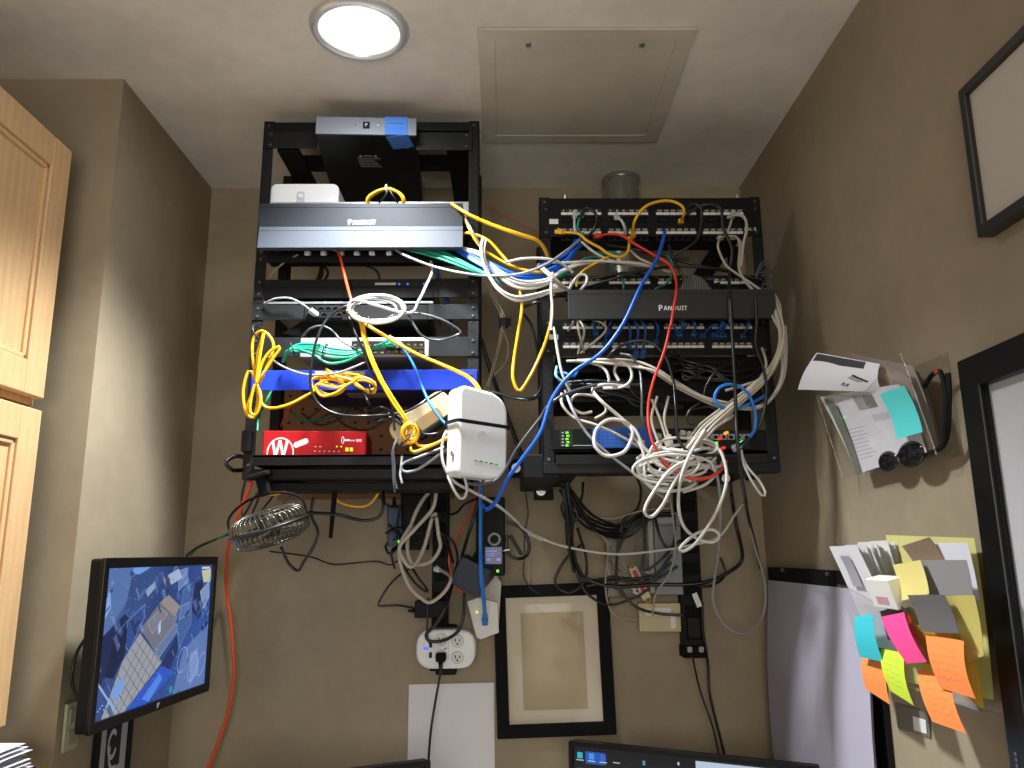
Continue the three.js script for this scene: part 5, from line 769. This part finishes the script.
// --- gateway surroundings
cable('white', 3, run('G', [[430, 290, 7], [385, 325, 9], [368, 400], [378, 490], [430, 570, 8], [540, 630, 4], [660, 700, -4], [745, 768, -12], [790, 815, -20], [880, 870, -26]].map((p) => p)).concat(run('F', [[100, 255, -27], [220, 300], [400, 328], [560, 315], [650, 300], [760, 270, -24], [820, 190, -18], [850, 150, -12]])), 'long pale cable swagged from the gateway to the shorter rack');
cable('white', 3, run('G', [[395, 485, 8], [430, 495, 9], [470, 530], [495, 590], [490, 640], [468, 660], [440, 630], [405, 560], [392, 500, 8]]), 'white cable loop hanging below the gateway');
cable('grey', 2.6, run('G', [[440, 375, 8], [360, 430, 8], [260, 500], [190, 522], [160, 505], [175, 475], [250, 445], [380, 395, 7]]), 'pale grey coaxial loop left of the gateway');
cable('darkgrey', 2.6, run('G', [[405, 480, 9], [450, 510], [490, 570], [560, 590], [580, 565, 7]]), 'dark grey cord hooked under the gateway');
bundle(2, 'darkgrey', 2.4, run('G', [[130, 365, 6], [118, 420, 7], [120, 500], [125, 570], [130, 620]]), 0.006, 'coaxial lead hanging over the shelf edge beside the gateway', 'coaxial leads over the shelf edge');
cable('white', 2.4, run('G', [[165, 440, 7], [160, 490], [155, 540], [165, 580]]), 'white coaxial lead with a metal end beside the shelf');
cable('black', 2.6, run('G', [[220, 270, 6], [250, 310], [290, 330], [360, 320], [420, 290, 8]]), 'black cord lying across the cream modem');
cable('black', 2.6, run('G', [[560, 110, 4], [640, 115], [740, 145], [830, 150], [870, 130, -4]]), 'black cord pair behind the gateway top');

// --- shorter rack, upper half
cable('yellow', 3.2, run('C', [[536, 215, 1], [540, 180, 4], [565, 142, 5], [600, 124], [645, 120], [680, 136], [684, 160, 4], [676, 178, 1]]), 'yellow patch cable arching over the top patch bay', { plug: 'ab', plugM: J.yellow });
cable('yellow', 3.2, run('C', [[330, 212, 1], [375, 216, 3], [400, 236, 5], [440, 258], [465, 276, 5], [500, 284], [522, 265, 4], [524, 225, 1]]), 'yellow patch cable looping below the top patch bay', { plug: 'a', plugM: J.yellow });
cable('yellow', 2.6, run('C', [[470, 280, 4], [440, 295, 5], [395, 320], [375, 345, 5], [370, 370]]), 'yellow cable stub behind the white loop');
bundle(2, 'ivory', 2.8, run('C', [[812, 168, 1], [840, 158, 3], [862, 170], [866, 205, 4], [858, 240], [852, 290, 4], [850, 312]]), 0.003, 'ivory cable from the far ports of the top patch bay', 'ivory cables at the far ports');
bundle(3, 'ivory', 2.8, run('C', [[812, 226, 1], [842, 228, 3], [850, 260, 4], [846, 315], [862, 350, 5], [890, 385], [905, 400, 6]]), 0.003, 'ivory cable dropping from the lower far ports', 'ivory cables from the lower far ports');
cable('ivory', 2.8, run('C', [[826, 166, 1], [818, 195, 3], [805, 222], [792, 228, 1]]), 'short ivory jumper between the two port rows', { plug: 'ab' });
cable('ivory', 2.8, run('C', [[790, 230, 1], [784, 255, 4], [800, 295], [818, 318, 5], [880, 360], [915, 385, 6]]), 'ivory cable bowing left of the far port bundle');
cable('green', 2.6, run('C', [[384, 165, 1], [376, 180, 3], [374, 205], [385, 218, 1]]), 'short green jumper at the left port group', { plug: 'ab', plugM: J.green });
cable('white', 2.8, run('C', [[365, 165, 1], [364, 190, 3], [368, 212], [375, 216, 1]]), 'short white jumper beside the green one', { plug: 'a' });
cable('white', 2.8, run('C', [[490, 170, 1], [502, 178, 3], [512, 200], [514, 218, 1]]), 'short white jumper at the second port group', { plug: 'a' });
cable('dkgreen', 2.6, run('C', [[500, 172, 1], [512, 190, 3], [520, 215, 1]]), 'short dark green jumper at the second port group');
cable('red', 3, run('C', [[440, 222, 1], [470, 216, 3], [505, 222, 4], [540, 245, 5], [600, 280], [640, 305, 7], [660, 345], [662, 385, 9], [655, 430], [645, 490]]).concat(run('D', [[565, 95, 11], [545, 180, 12], [505, 290], [488, 380], [495, 470, 13], [530, 555], [600, 615], [680, 632], [740, 605, 12], [765, 570, 9]])), 'long red cable winding down the front of the shorter rack', { plug: 'a', plugM: J.red });
cable('white', 3, run('C', [[386, 240, 2], [415, 265, 4], [455, 288], [520, 305], [590, 312, 4], [650, 330, 3]]), 'white cable sloping below the top patch bay');
cable('white', 3, run('C', [[300, 300, 5], [345, 300], [420, 296, 5], [500, 300], [590, 308, 4]]), 'white cable running level below the top patch bay');
cable('white', 3, run('C', [[160, 300, 8], [220, 288, 8], [290, 290], [330, 305, 7], [360, 330, 6]]), 'white cable from the bundle into the left of the shorter rack');
cable('white', 3.2, run('C', [[345, 385, 6], [362, 355, 7], [380, 336], [400, 340], [398, 362], [380, 382, 6]]), 'white cable loop above the left end of the middle duct');
bundle(3, 'ivory', 2.8, run('C', [[262, 305, 7], [290, 330, 8], [320, 358, 8], [345, 378, 6]]), 0.004, 'ivory cable slanting into the left end of the middle duct', 'ivory cables at the duct end');
cable('white', 3, run('C', [[300, 330, 8], [296, 380, 9], [300, 440], [295, 500, 9]]).concat(run('D', [[155, 100, 9], [170, 190, 9], [185, 260], [215, 330, 8]])), 'white cable hanging straight down past the left post of the shorter rack');
cable('ivory', 2.8, run('C', [[520, 255, 2], [550, 285, 4], [590, 305, 5], [640, 330, 4]]), 'ivory cable crossing behind the red cable');
cable('dkgreen', 2.6, run('C', [[375, 300, 3], [410, 283, 4], [445, 290], [480, 320], [505, 350], [508, 378, 4]]), 'dark green cable dropping behind the middle duct');
cable('dkgreen', 2.6, run('C', [[635, 278, 4], [650, 300, 5], [652, 330], [635, 360], [600, 378, 3]]), 'dark green cable curving behind the long blue cable');
bundle(4, 'blue', 2.6, run('C', [[378, 236, 1], [360, 262, 3], [330, 285], [300, 300, 4], [270, 312]]), 0.006, 'blue cable fanning out below the top patch bay', 'blue fan below the top patch bay');
const blk = [['C', [[690, 150, 2], [712, 128, 4], [735, 145], [735, 190, 4], [722, 235], [690, 260, 4], [640, 285, 3]]], ['C', [[380, 170, 2], [400, 140, 4], [430, 165], [420, 205], [395, 230, 2]]], ['C', [[690, 160, 2], [740, 132, 4], [790, 140], [800, 200], [825, 260, 5], [818, 330], [818, 400, 9], [820, 480, 10]]], ['C', [[640, 290, 2], [690, 300, 4], [770, 318], [830, 330], [900, 350, 4]]], ['C', [[400, 370, 4], [470, 350, 6], [560, 325], [650, 312, 5], [760, 316], [850, 330, 4]]], ['C', [[640, 250, 2], [660, 300, 4], [690, 350], [740, 372, 5], [790, 360]]], ['C', [[460, 250, 1], [540, 262, 3], [600, 275], [700, 290, 3]]], ['C', [[330, 340, 2], [420, 345, 4], [520, 330], [610, 345, 3]]]];
['black cord looping between the third and fourth port groups', 'black cord ring at the left port group', 'black flat cord falling from the top patch bay over the duct', 'black cord lying level under the far ports', 'black cord sweeping along above the middle duct', 'black cord sagging onto the middle duct', 'black cord tucked under the first port row', 'black cord behind the white loop'].forEach((l, k) => cable('black', k === 2 ? 3.6 : 3.2, run(...blk[k]), l, { name: 'power_cable' }));
{ const g = thing('cable_spool', 'grey spiral-wrapped cable bundle resting behind the middle duct', 'cable bundle'), p = atZ(692, 286, ZR + 0.03), l = []; for (let k = 0; k < 16; k++) l.push(new THREE.TorusGeometry(0.03, 0.0026, 6, 24).rotateY(Math.PI / 2).translate((k - 8) * 0.0052, -0.0006 * (k - 8) ** 2, 0)); part(g, 'windings', merge(l), std(0x5e5d5a, 0.6), [p.x, p.y - 0.008, p.z]); part(g, 'core', cyl(0.026, 0.026, 0.085, 18).rotateZ(Math.PI / 2), blackMat, [p.x, p.y - 0.012, p.z]); }
bundle(3, 'darkgrey', 1.2, run('P', [[757, 279, 6], [762, 268, 7], [768, 262], [769, 270], [763, 276, 8], [770, 274], [775, 272, 8], [772, 280], [764, 286, 6], [775, 292, 8], [771, 304, 7]]), 0.008, 'frayed thin grey wire at the right end of the duct', 'frayed wires at the duct end');

// --- shorter rack, lower half
const stub = [[290, 55, 296, 80, 302, 115], [328, 58, 340, 100, 338, 150], [368, 60, 352, 85, 348, 112], [408, 60, 425, 110, 420, 160], [432, 60, 452, 105, 445, 180], [452, 60, 478, 100, 470, 178], [505, 62, 523, 100, 516, 145], [560, 62, 578, 95, 600, 120], [575, 60, 612, 85, 598, 122], [600, 62, 622, 90, 590, 118], [722, 62, 760, 88, 738, 125], [738, 62, 752, 90, 722, 122], [752, 95, 712, 92, 682, 125], [760, 62, 745, 95, 755, 125], [842, 62, 838, 95, 822, 126], [640, 60, 655, 90, 648, 120]];
stub.forEach((q, k) => cable('navy', 2.8, run('D', [[q[0], q[1], 4], [q[2], q[3], 5], [q[4], q[5], 1]]), 'short dark blue patch cable from the duct to a port below', { group: 'blue patch cables under the middle duct', plug: 'b', plugM: J.navy }));
[[225, 52, 262, 105, 240, 190], [232, 52, 245, 120, 262, 185], [240, 52, 340, 98, 250, 188], [225, 55, 222, 80, 205, 108], [340, 60, 335, 80, 328, 95]].forEach((q, k) => cable('ivory', 2.6, run('D', [[q[0], q[1], 4], [q[2], q[3], 6], [q[4], q[5], 1]]), 'ivory patch cable at the left end under the middle duct', { group: 'ivory patch cables under the duct' }));
for (let k = 0; k < 7; k++) cable('ivory', 2.7, jit(run('D', [[905 + k * 3, -18, 6], [930 + k * 3, 40, 8], [958, 120 + k * 3, 9], [948, 200], [905 - k * 2, 270, 10], [840 - k * 4, 335], [770 - k * 6, 400, 11], [700 - k * 6, 460], [640 - k * 5, 530, 12], [600 - k * 8, 590]]), 0.0075), 'ivory cable of the sheaf sweeping down the right post', { group: 'ivory sheaf at the right post' });
for (let k = 0; k < 3; k++) cable('ivory', 2.8, jit(run('D', [[970, 100, 5], [978, 180, 7], [965, 280], [925, 355, 9], [860, 382], [780, 375, 10], [690, 345], [600, 300, 10], [520, 250], [440, 226, 8], [340, 214], [240, 215, 5]]), 0.008), 'ivory cable crossing the shorter rack in a long sag', { group: 'long sagging ivory cables' });
for (let k = 0; k < 3; k++) cable('ivory', 3, jit(run('D', [[520, 262, 8], [600, 310, 9], [700, 360], [780, 400, 10], [720, 445], [640, 540, 11]]), 0.004), 'ivory cable joining the tangle from the left', { group: 'ivory cables joining the tangle' });
cable('ivory', 3, run('D', [[890, 170, 4], [905, 230, 6], [880, 280], [830, 300], [760, 320, 5]]), 'ivory cable curving inside the right post');
cable('white', 3.6, run('D', [[420, 305, 6], [330, 300, 9], [292, 315], [320, 355, 11], [390, 415], [445, 465, 12], [480, 530], [560, 600, 12], [640, 640]]), 'thick white cable bending over and down to the tangle');
cable('white', 3.6, run('D', [[445, 460, 11], [400, 427, 12], [345, 424], [304, 460], [300, 515, 13], [340, 550], [400, 538], [428, 495, 12], [432, 460], [400, 430, 11]]), 'big white cable ring in front of the blue tape');
cable('ivory', 3, run('D', [[182, 330, 5], [185, 370, 7], [225, 415], [300, 440, 8], [380, 475], [450, 515, 9], [520, 560]]), 'ivory cable hanging low along the left post');
cable('grey', 3, run('D', [[195, 320, 6], [225, 395, 9], [275, 475], [350, 545, 10], [440, 615], [500, 665], [560, 710, 9]]), 'pale grey cable running diagonally below the ring');
cable('ivory', 3, run('D', [[300, 420, 5], [340, 390, 6], [310, 345], [235, 335, 6], [215, 370], [250, 400], [290, 395]]), 'ivory cable coil at the left post');
cable('white', 3.2, run('D', [[330, 312, 6], [400, 306, 8], [430, 275], [420, 235], [385, 222], [368, 250, 7], [385, 285]]), 'white cable hook above the thick white bend');
cable('white', 3, run('D', [[200, 215, 4], [270, 218, 6], [330, 240, 7], [350, 280], [340, 310, 6]]), 'white cable curling under the lower patch bay');
cable('teal', 3, run('D', [[165, 235, 6], [162, 265, 8], [180, 285], [215, 300, 8]]), 'pale teal cable hook at the left post');
cable('skyblue', 2.6, run('D', [[165, 255, 5], [195, 258, 7], [225, 270], [240, 250, 4]]), 'short sky blue cable at the left post');
cable('black', 3, run('D', [[318, 245, 5], [360, 185, 9], [420, 150], [490, 148, 10], [545, 195], [575, 280], [585, 380, 12], [592, 480], [630, 535, 13], [700, 548], [760, 545, 11]]), 'black cable arching over the red cable into the tangle');
cable('darkgrey', 2.8, run('D', [[390, 190, 6], [430, 200, 8], [458, 250], [466, 330, 10], [468, 420], [500, 480, 9]]), 'dark grey cable dropping left of the red cable');
cable('black', 3, run('D', [[800, 218, 4], [735, 245, 7], [695, 300], [680, 350, 8], [635, 390], [625, 425], [660, 442, 9], [715, 430], [728, 395], [700, 376], [650, 385, 7]]), 'black cable ending in a ring above the tangle');
cable('skyblue', 3.4, run('D', [[905, 335, 8], [860, 360, 10], [800, 382], [745, 378, 11], [722, 345], [745, 306], [795, 300], [840, 330, 11], [866, 400], [862, 460], [830, 500, 9], [812, 512]]), 'sky blue cable loop beside the right post', { plug: 'b' });
cable('black', 3.2, run('D', [[868, -10, 9], [872, 80, 10], [868, 160], [895, 240, 11], [906, 330], [890, 420], [850, 480, 10], [800, 520]]), 'black cord down the right side over the ivory sheaf', { name: 'power_cable' });
cable('black', 3.6, run('D', [[780, 0, 10], [785, 120, 11], [793, 260, 12], [798, 400], [805, 520, 13], [820, 640, 10], [835, 720, 4]]).concat(run('H', [[745, 400, -8], [765, 500, -20], [800, 640, -34], [825, 760, -37]])), 'flat black cord falling the whole height of the shorter rack', { name: 'power_cable' });
for (let k = 0; k < 7; k++) cable('black', 3.4, jit(run('D', [[560 + k * 10, 200 + (k % 3) * 25, 1], [620, 225 + k * 8, 3], [700, 240 + (k * 17) % 50], [780, 260 + (k * 11) % 40, 3], [880, 250 + (k * 23) % 60, 1]]), 0.006), 'black cord in the dark tangle under the lower patch bay', { group: 'black cords under the lower patch bay', name: 'power_cable' });
for (let k = 0; k < 6; k++) cable('black', 3.2, jit(run('D', [[200 + k * 20, 290, 2], [300, 285 + k * 10, 5], [400, 300 + (k * 13) % 40], [460, 340 + k * 6, 4], [520 + k * 20, 380, 2]]), 0.006), 'black cord in the dark tangle beside the thick white bend', { group: 'black cords beside the white bend', name: 'power_cable' });
for (const [k, p] of [[[500, 350], [530, 420], [555, 500]], [[520, 340], [500, 420], [525, 505]], [[560, 340], [545, 420], [560, 480]]].entries()) cable('ivory', 3, run('D', p.map((q) => [q[0], q[1], 6])), 'ivory cable hanging to the plugs beside the red cable', { group: 'ivory drops beside the red cable', plug: 'b', plugM: J.ivory });

// --- white tangle at the foot of the shorter rack
const tang = [
  [[520, 0, 12], [440, 130, 14], [390, 260], [375, 400, 12], [400, 520], [470, 590, 10], [560, 615], [600, 580], [560, 545, 11], [470, 570], [390, 640], [400, 665, 12], [470, 620], [560, 490], [620, 360, 13], [640, 240], [600, 110, 12], [500, 60, 10]],
  [[110, 20, 11], [170, 90, 12], [215, 200], [330, 260, 12], [480, 210], [600, 200, 10], [620, 160]],
  [[460, 150, 13], [330, 220, 14], [220, 370], [190, 450], [230, 475, 13], [290, 410], [340, 310, 13], [400, 220], [480, 160, 11]],
  [[180, 130, 10], [148, 180, 12], [170, 260], [250, 320, 12], [380, 330], [470, 290, 10], [430, 260]],
  [[190, 100, 10], [280, 150, 13], [400, 180], [520, 160, 12], [610, 115, 9]],
  [[180, 60, 10], [185, 180, 12], [210, 300, 12], [300, 335], [400, 325], [460, 300, 10]],
  [[150, 150, 10], [190, 250, 12], [270, 230], [270, 170], [210, 140, 12], [170, 190], [230, 310, 11], [330, 320]],
  [[720, 110, 9], [738, 200, 10], [790, 300], [835, 360], [852, 345], [820, 280], [755, 205], [725, 140, 8]],
  [[240, 90, 11], [330, 110, 13], [430, 120], [540, 100, 12], [620, 130, 10]],
  [[200, 220, 11], [300, 250, 13], [380, 200], [500, 190, 12], [580, 230, 10], [520, 300], [400, 340, 10]]
];
['longest white cable of the tangle with a knotted loop at its foot', 'white cable sweeping right through the tangle', 'white cable loop drooping from the left of the tangle', 'white cable rounding the left edge of the tangle', 'white cable lying along the top of the tangle', 'white cable running under the tangle', 'white cable curl at the left of the tangle', 'thin ivory cable loop hanging free right of the tangle', 'white cable drawn tight above the red cable bend', 'white cable folded back under the red bend'].forEach((l, k) => cable('white', k === 7 ? 2.6 : 3.2, run('H', tang[k]), l));
for (let k = 0; k < 8; k++) cable('white', 2.9, coil('H', [330 + rr(-90, 120), 170 + rr(-70, 80)], rr(80, 210), rr(35, 100), rr(0.6, 1.2), 8 + rr(0, 5), 0.3, rr(0, 6)), 'white cable loop in the thick of the tangle', { group: 'white loops in the tangle' });
cable('grey', 3, run('H', [[550, 90, 12], [580, 200, 10], [605, 380, 2], [602, 560, -10], [590, 700, -18]]).concat(run('F', [[748, 420, -24], [745, 500, -26], [790, 580], [860, 605], [918, 540, -28], [925, 430], [892, 310], [862, 190, -20], [850, 60, -8]])), 'grey flat cord hanging in a long loop right of the power strip');

// --- below the racks
cable('orange', 4, run('E', [[142, 75, -8], [100, 180, -14], [65, 280, -24], [55, 420, -36], [72, 560, -37], [80, 680]]).concat(run('P', [[233.5, 678, -37], [228, 712], [218, 742], [207, 772], [200, 800]])), 'red cable falling down the wall from under the tall rack');
cable('green', 2.4, run('P', [[232, 530, -12], [215, 540, -24], [198, 548, -32], [190, 556, -34]]), 'green cable running behind the fan to the monitor');
cable('black', 2.6, run('P', [[234, 532, -14], [214, 540, -24], [198, 547, -30], [186, 556, -33]]), 'black cord running behind the fan to the monitor', { name: 'power_cable' });
cable('black', 3.6, run('E', [[335, 180, -2], [430, 186, -6], [520, 206], [575, 195], [592, 150], [590, 95, -8]]), 'black fan cord looping under the tall rack', { name: 'power_cable' });
cable('black', 3.4, run('E', [[352, 128, -6], [346, 190, -8], [368, 245], [350, 300], [318, 350], [300, 378, -9], [268, 352], [243, 298, -6]]), 'black cord hanging in a V below the fan', { name: 'power_cable' });
cable('yellow', 3, run('E', [[165, 82, -6], [200, 115, -7], [235, 115], [270, 92, -6]]), 'short yellow cable swag above the fan');
cable('yellow', 3, run('E', [[410, 96, -16], [435, 138, -18], [490, 158], [545, 150], [585, 96, -16]]), 'yellow cable swag under the middle of the tall rack');
cable('dkgreen', 2.8, run('E', [[278, 94, -6], [272, 125, -8], [250, 148]]), 'short green cable above the fan');
cable('black', 2, run('E', [[205, 312, -20], [290, 322, -30], [350, 332], [420, 356, -36], [510, 350], [570, 346], [612, 358, -30], [640, 345, -26]]), 'thin black cord strung along the wall from the fan', { name: 'power_cable' });
cable('black', 2.6, run('E', [[696, 505, -32], [640, 496, -34], [580, 498], [578, 482, -34], [610, 430], [648, 392, -30], [680, 372]]), 'black cord from the flat plug adapter', { name: 'power_cable' });
[[[120, 70], [108, 130], [112, 190], [150, 130], [190, 70]], [[175, 75], [165, 130], [140, 200], [170, 180], [240, 90]], [[610, 220], [640, 260], [600, 290], [615, 320], [650, 280], [640, 230]], [[600, 250], [650, 230], [660, 280], [620, 310], [630, 370]], [[640, 330], [700, 420], [745, 450], [710, 400], [690, 370]], [[785, 250], [830, 280], [845, 340], [830, 400]], [[700, 250], [760, 240], [800, 260], [830, 350]], [[800, 190], [840, 180], [870, 150], [915, 130]], [[650, 150], [640, 240], [680, 280], [740, 260], [770, 150]], [[560, 90], [600, 150], [640, 160]]].forEach((q, k) => cable('black', k === 0 || k === 1 ? 2.6 : 3, run('E', q.map((p, i) => [p[0], p[1], -22 - (i % 3) * 2 - (k % 3) * 2])), ['black cord bow left of the fan clip', 'black cord crossing above the fan', 'black cord knot on the blue-grey power brick', 'black cord wound round the blue-grey power brick', 'black cord loop below the pale coil', 'black cord bowing right of the left power strip', 'black cord across the top of the left power strip', 'thin black cord slanting up to the gateway', 'black cord across the tall black box', 'black cord stub under the tall rack shelf'][k], { name: 'power_cable' }));
cable('ivory', 4.6, run('E', [[765, 98, -20], [742, 115, -22], [702, 180], [675, 270], [680, 335], [705, 358, -22], [755, 345], [785, 300], [780, 255, -20], [765, 180], [730, 300], [690, 365, -18], [655, 330], [650, 290], [700, 235, -17], [760, 165], [772, 110]]), 'pale ivory flat cable coiled beside the left power strip', { tie: [0.5], tieR: 0.012 });
cable('ivory', 4.2, run('E', [[690, 215, -18], [650, 285, -19], [648, 345], [680, 430], [725, 475], [755, 485, -20], [800, 450], [822, 405], [800, 382, -26], [782, 376, -28]]), 'ivory cable dropping from the coil into the left power strip', { plug: 'b', plugM: whiteP });
cable('orange', 2.4, run('E', [[922, 80, -20], [892, 170, -30], [835, 275, -36], [815, 340], [835, 420], [870, 462, -36]]), 'thin red cable on the wall behind the power brick');
cable('black', 4, run('E', [[860, 330, -24], [880, 260, -26], [905, 180], [925, 100, -22]]), 'black lead from the power brick up to the gateway', { name: 'power_cable' });
cable('black', 4, run('E', [[868, 455, -24], [866, 520, -25], [850, 580], [800, 615, -27], [750, 618], [738, 595], [770, 560, -26], [805, 500], [828, 420, -30]]), 'black lead looping from the power brick over the surge protector', { name: 'power_cable' });
cable('black', 2.2, run('E', [[744, 470, -30], [742, 540], [742, 600, -29], [755, 640]]), 'thin black cord into the surge protector', { name: 'power_cable' });
cable('black', 3, run('P', [[441, 664, -28.6], [440, 676, -30], [436, 698, -36], [431, 730], [428, 768], [426, 800]]), 'black lead hanging from the surge protector in front of the blank paper', { name: 'power_cable' });
cable('blue', 3.4, run('E', [[1030, 40, -2], [1000, 100, -8], [975, 150, -12], [945, 168, -16], [930, 150]]), 'blue cable bend above the small blue display');
cable('black', 4, run('F', [[20, 215, -22], [70, 235], [100, 285], [95, 330], [60, 345, -20], [25, 320], [30, 260], [75, 330, -19]]), 'black cord coil right of the small blue display', { name: 'power_cable', tie: [0.65], tieR: 0.007, tieM: tieW });
cable('black', 1.8, run('F', [[88, 75, -37], [92, 130], [98, 190], [86, 260], [85, 330], [82, 400], [105, 445], [135, 468, -37]]), 'hair-thin black wire running down to the picture frame');
const bb = [[[215, 80, -12], [238, 190, -20], [245, 320, -30], [275, 395, -34], [380, 440, -34], [540, 435], [700, 430, -33], [800, 390], [845, 340], [825, 230, -28], [808, 120], [805, 70, -14]], [[225, 90, -12], [300, 205, -24], [390, 245, -32], [460, 225], [510, 190, -30]], [[238, 92, -12], [320, 190, -24], [410, 232, -32], [440, 250], [410, 330], [405, 440, -34]], [[228, 110, -14], [246, 240, -26], [255, 350, -33], [300, 460], [380, 505, -34], [470, 480], [520, 450]], [[270, 240, -24], [300, 340, -32], [296, 420], [240, 462, -34], [192, 425], [230, 345], [290, 290, -30]], [[500, 190, -30], [505, 300, -31], [500, 385], [560, 350, -30], [605, 290], [610, 195, -28]], [[410, 440, -34], [470, 510, -33], [550, 535], [638, 542, -32]], [[290, 80, -20], [285, 130, -26], [262, 200, -33]], [[480, 65, -16], [492, 110, -20], [478, 170, -28], [430, 215, -32], [408, 330]], [[540, 200, -29], [560, 270, -28], [590, 310], [630, 280, -30]], [[300, 440, -35], [420, 420, -34], [540, 400], [600, 330, -33]], [[690, 440, -32], [740, 438], [785, 400, -33], [770, 340]], [[232, 130, -13], [215, 170, -15], [240, 220, -20], [270, 200, -20], [255, 150]]];
['thickest black cord hanging in a wide swag below the shorter rack', 'black cord curving right from the foot of the shorter rack', 'black cord bending down past the clear wiring block', 'black cord sagging lowest behind the red tag', 'black cord loop over the picture frame corner', 'black cord loop in front of the grey terminal box', 'black cord lying over the cream phone box', 'short black cord straight under the shorter rack', 'black cord dropping from the white tangle', 'black cord hooked over the grey terminal box', 'black cord rising behind the grey terminal box', 'black cord bow right of the right power strip', 'black cord knot at the foot of the left post'].forEach((l, k) => cable('black', k === 0 ? 4.6 : 3.4, run('F', bb[k]), l, { name: 'power_cable' }));
bundle(3, 'black', 3.2, run('F', bb[1]), 0.012, 'black cord of the swag beside the clear wiring block', 'black swag beside the wiring block', { name: 'power_cable' });
bundle(3, 'black', 3.2, run('F', [[240, 100, -13], [330, 230, -26], [430, 250, -32], [520, 190, -31], [600, 180, -28]]), 0.01, 'black cord of the shallow swag under the white tangle', 'black swag under the tangle', { name: 'power_cable' });
bundle(2, 'black', 3.4, run('F', [[250, 330, -33], [300, 410, -35], [400, 400], [520, 410, -34], [600, 350, -33]]), 0.012, 'black cord crossing just above the picture frame corner', 'black cords above the frame corner', { name: 'power_cable' });
bundle(4, 'black', 3.6, run('F', [[218, 85, -10], [232, 150, -14], [240, 230, -20], [244, 300, -28], [260, 380, -33]]), 0.007, 'black cord in the thick strand under the left post', 'black strand under the shorter rack', { name: 'power_cable' });
cable('beige', 2.4, run('F', [[600, 165, -22], [480, 180, -28], [400, 205, -31], [335, 205, -31], [345, 250, -33], [376, 300, -34], [368, 430], [380, 510], [410, 546], [482, 557, -35]]), 'beige phone wire running to the cream phone box');
cable('beige', 2.4, run('F', [[592, 120, -14], [606, 220, -20], [612, 310, -27], [590, 400, -29], [545, 465, -31], [532, 545, -33]]), 'beige phone wire hanging over the grey terminal box');
bundle(4, 'beige', 1.2, run('F', [[400, 300, -35], [395, 340], [415, 380], [440, 400, -35]]), 0.012, 'fine beige wire inside the clear wiring block', 'fine wires in the wiring block');
cable('black', 3.4, run('P', [[702, 602, -34], [703, 630, -35], [708, 665, -37], [710, 695], [722, 745], [730, 775]]), 'black lead with a white tag falling to the desktop monitor', { name: 'power_cable' });
{ const p = atZ(697, 600, ZR - 0.33); single('cord_tag', 'small white tag on the lead beside the right power strip', 'tag', bx(0.013, 0.034, 0.003, 0.001).rotateZ(0.35).translate(p.x, p.y, p.z), whiteM); }
cable('black', 2.2, run('P', [[692, 655, -33], [700, 690, -36], [712, 725], [720, 760]]), 'thin black lead from the foot of the right power strip', { name: 'power_cable' });
cable('green', 3.2, run('P', [[138, 712, -37], [137, 740], [136, 790, -38]]), 'green cable hanging under the wall monitor');
cable('black', 3, run('P', [[148, 700, -34], [146, 725, -36], [143, 760], [141, 790, -37]]), 'black cord hanging under the wall monitor', { name: 'power_cable', tie: [0.3], tieR: 0.006 });
{ const q = [[84, 640], [76, 655], [72, 680], [80, 705]].map(([u, v]) => atX(u, v, XL + 0.02)); cable('black', 3, q, 'black cord behind the near edge of the wall monitor', { name: 'power_cable' }); }

// ---------------------------------------------------------------- rest every thing on its own base point, shadows on
for (const o of [...scene.children]) {
  if (o.isLight || o.isCamera || !o.name) continue;
  o.updateMatrixWorld(true);
  if (o.position.lengthSq() === 0 && o.rotation.x === 0 && o.rotation.y === 0 && o.rotation.z === 0) {
    const b = new THREE.Box3().setFromObject(o), c = b.getCenter(V(0, 0, 0)); c.y = b.min.y;
    if (o.isMesh) o.geometry.translate(-c.x, -c.y, -c.z); else for (const k of o.children) k.position.sub(c);
    o.position.copy(c);
  }
}
scene.traverse((o) => { if (o.isMesh) { o.castShadow = true; o.receiveShadow = true; } });
renderer.render(scene, camera);
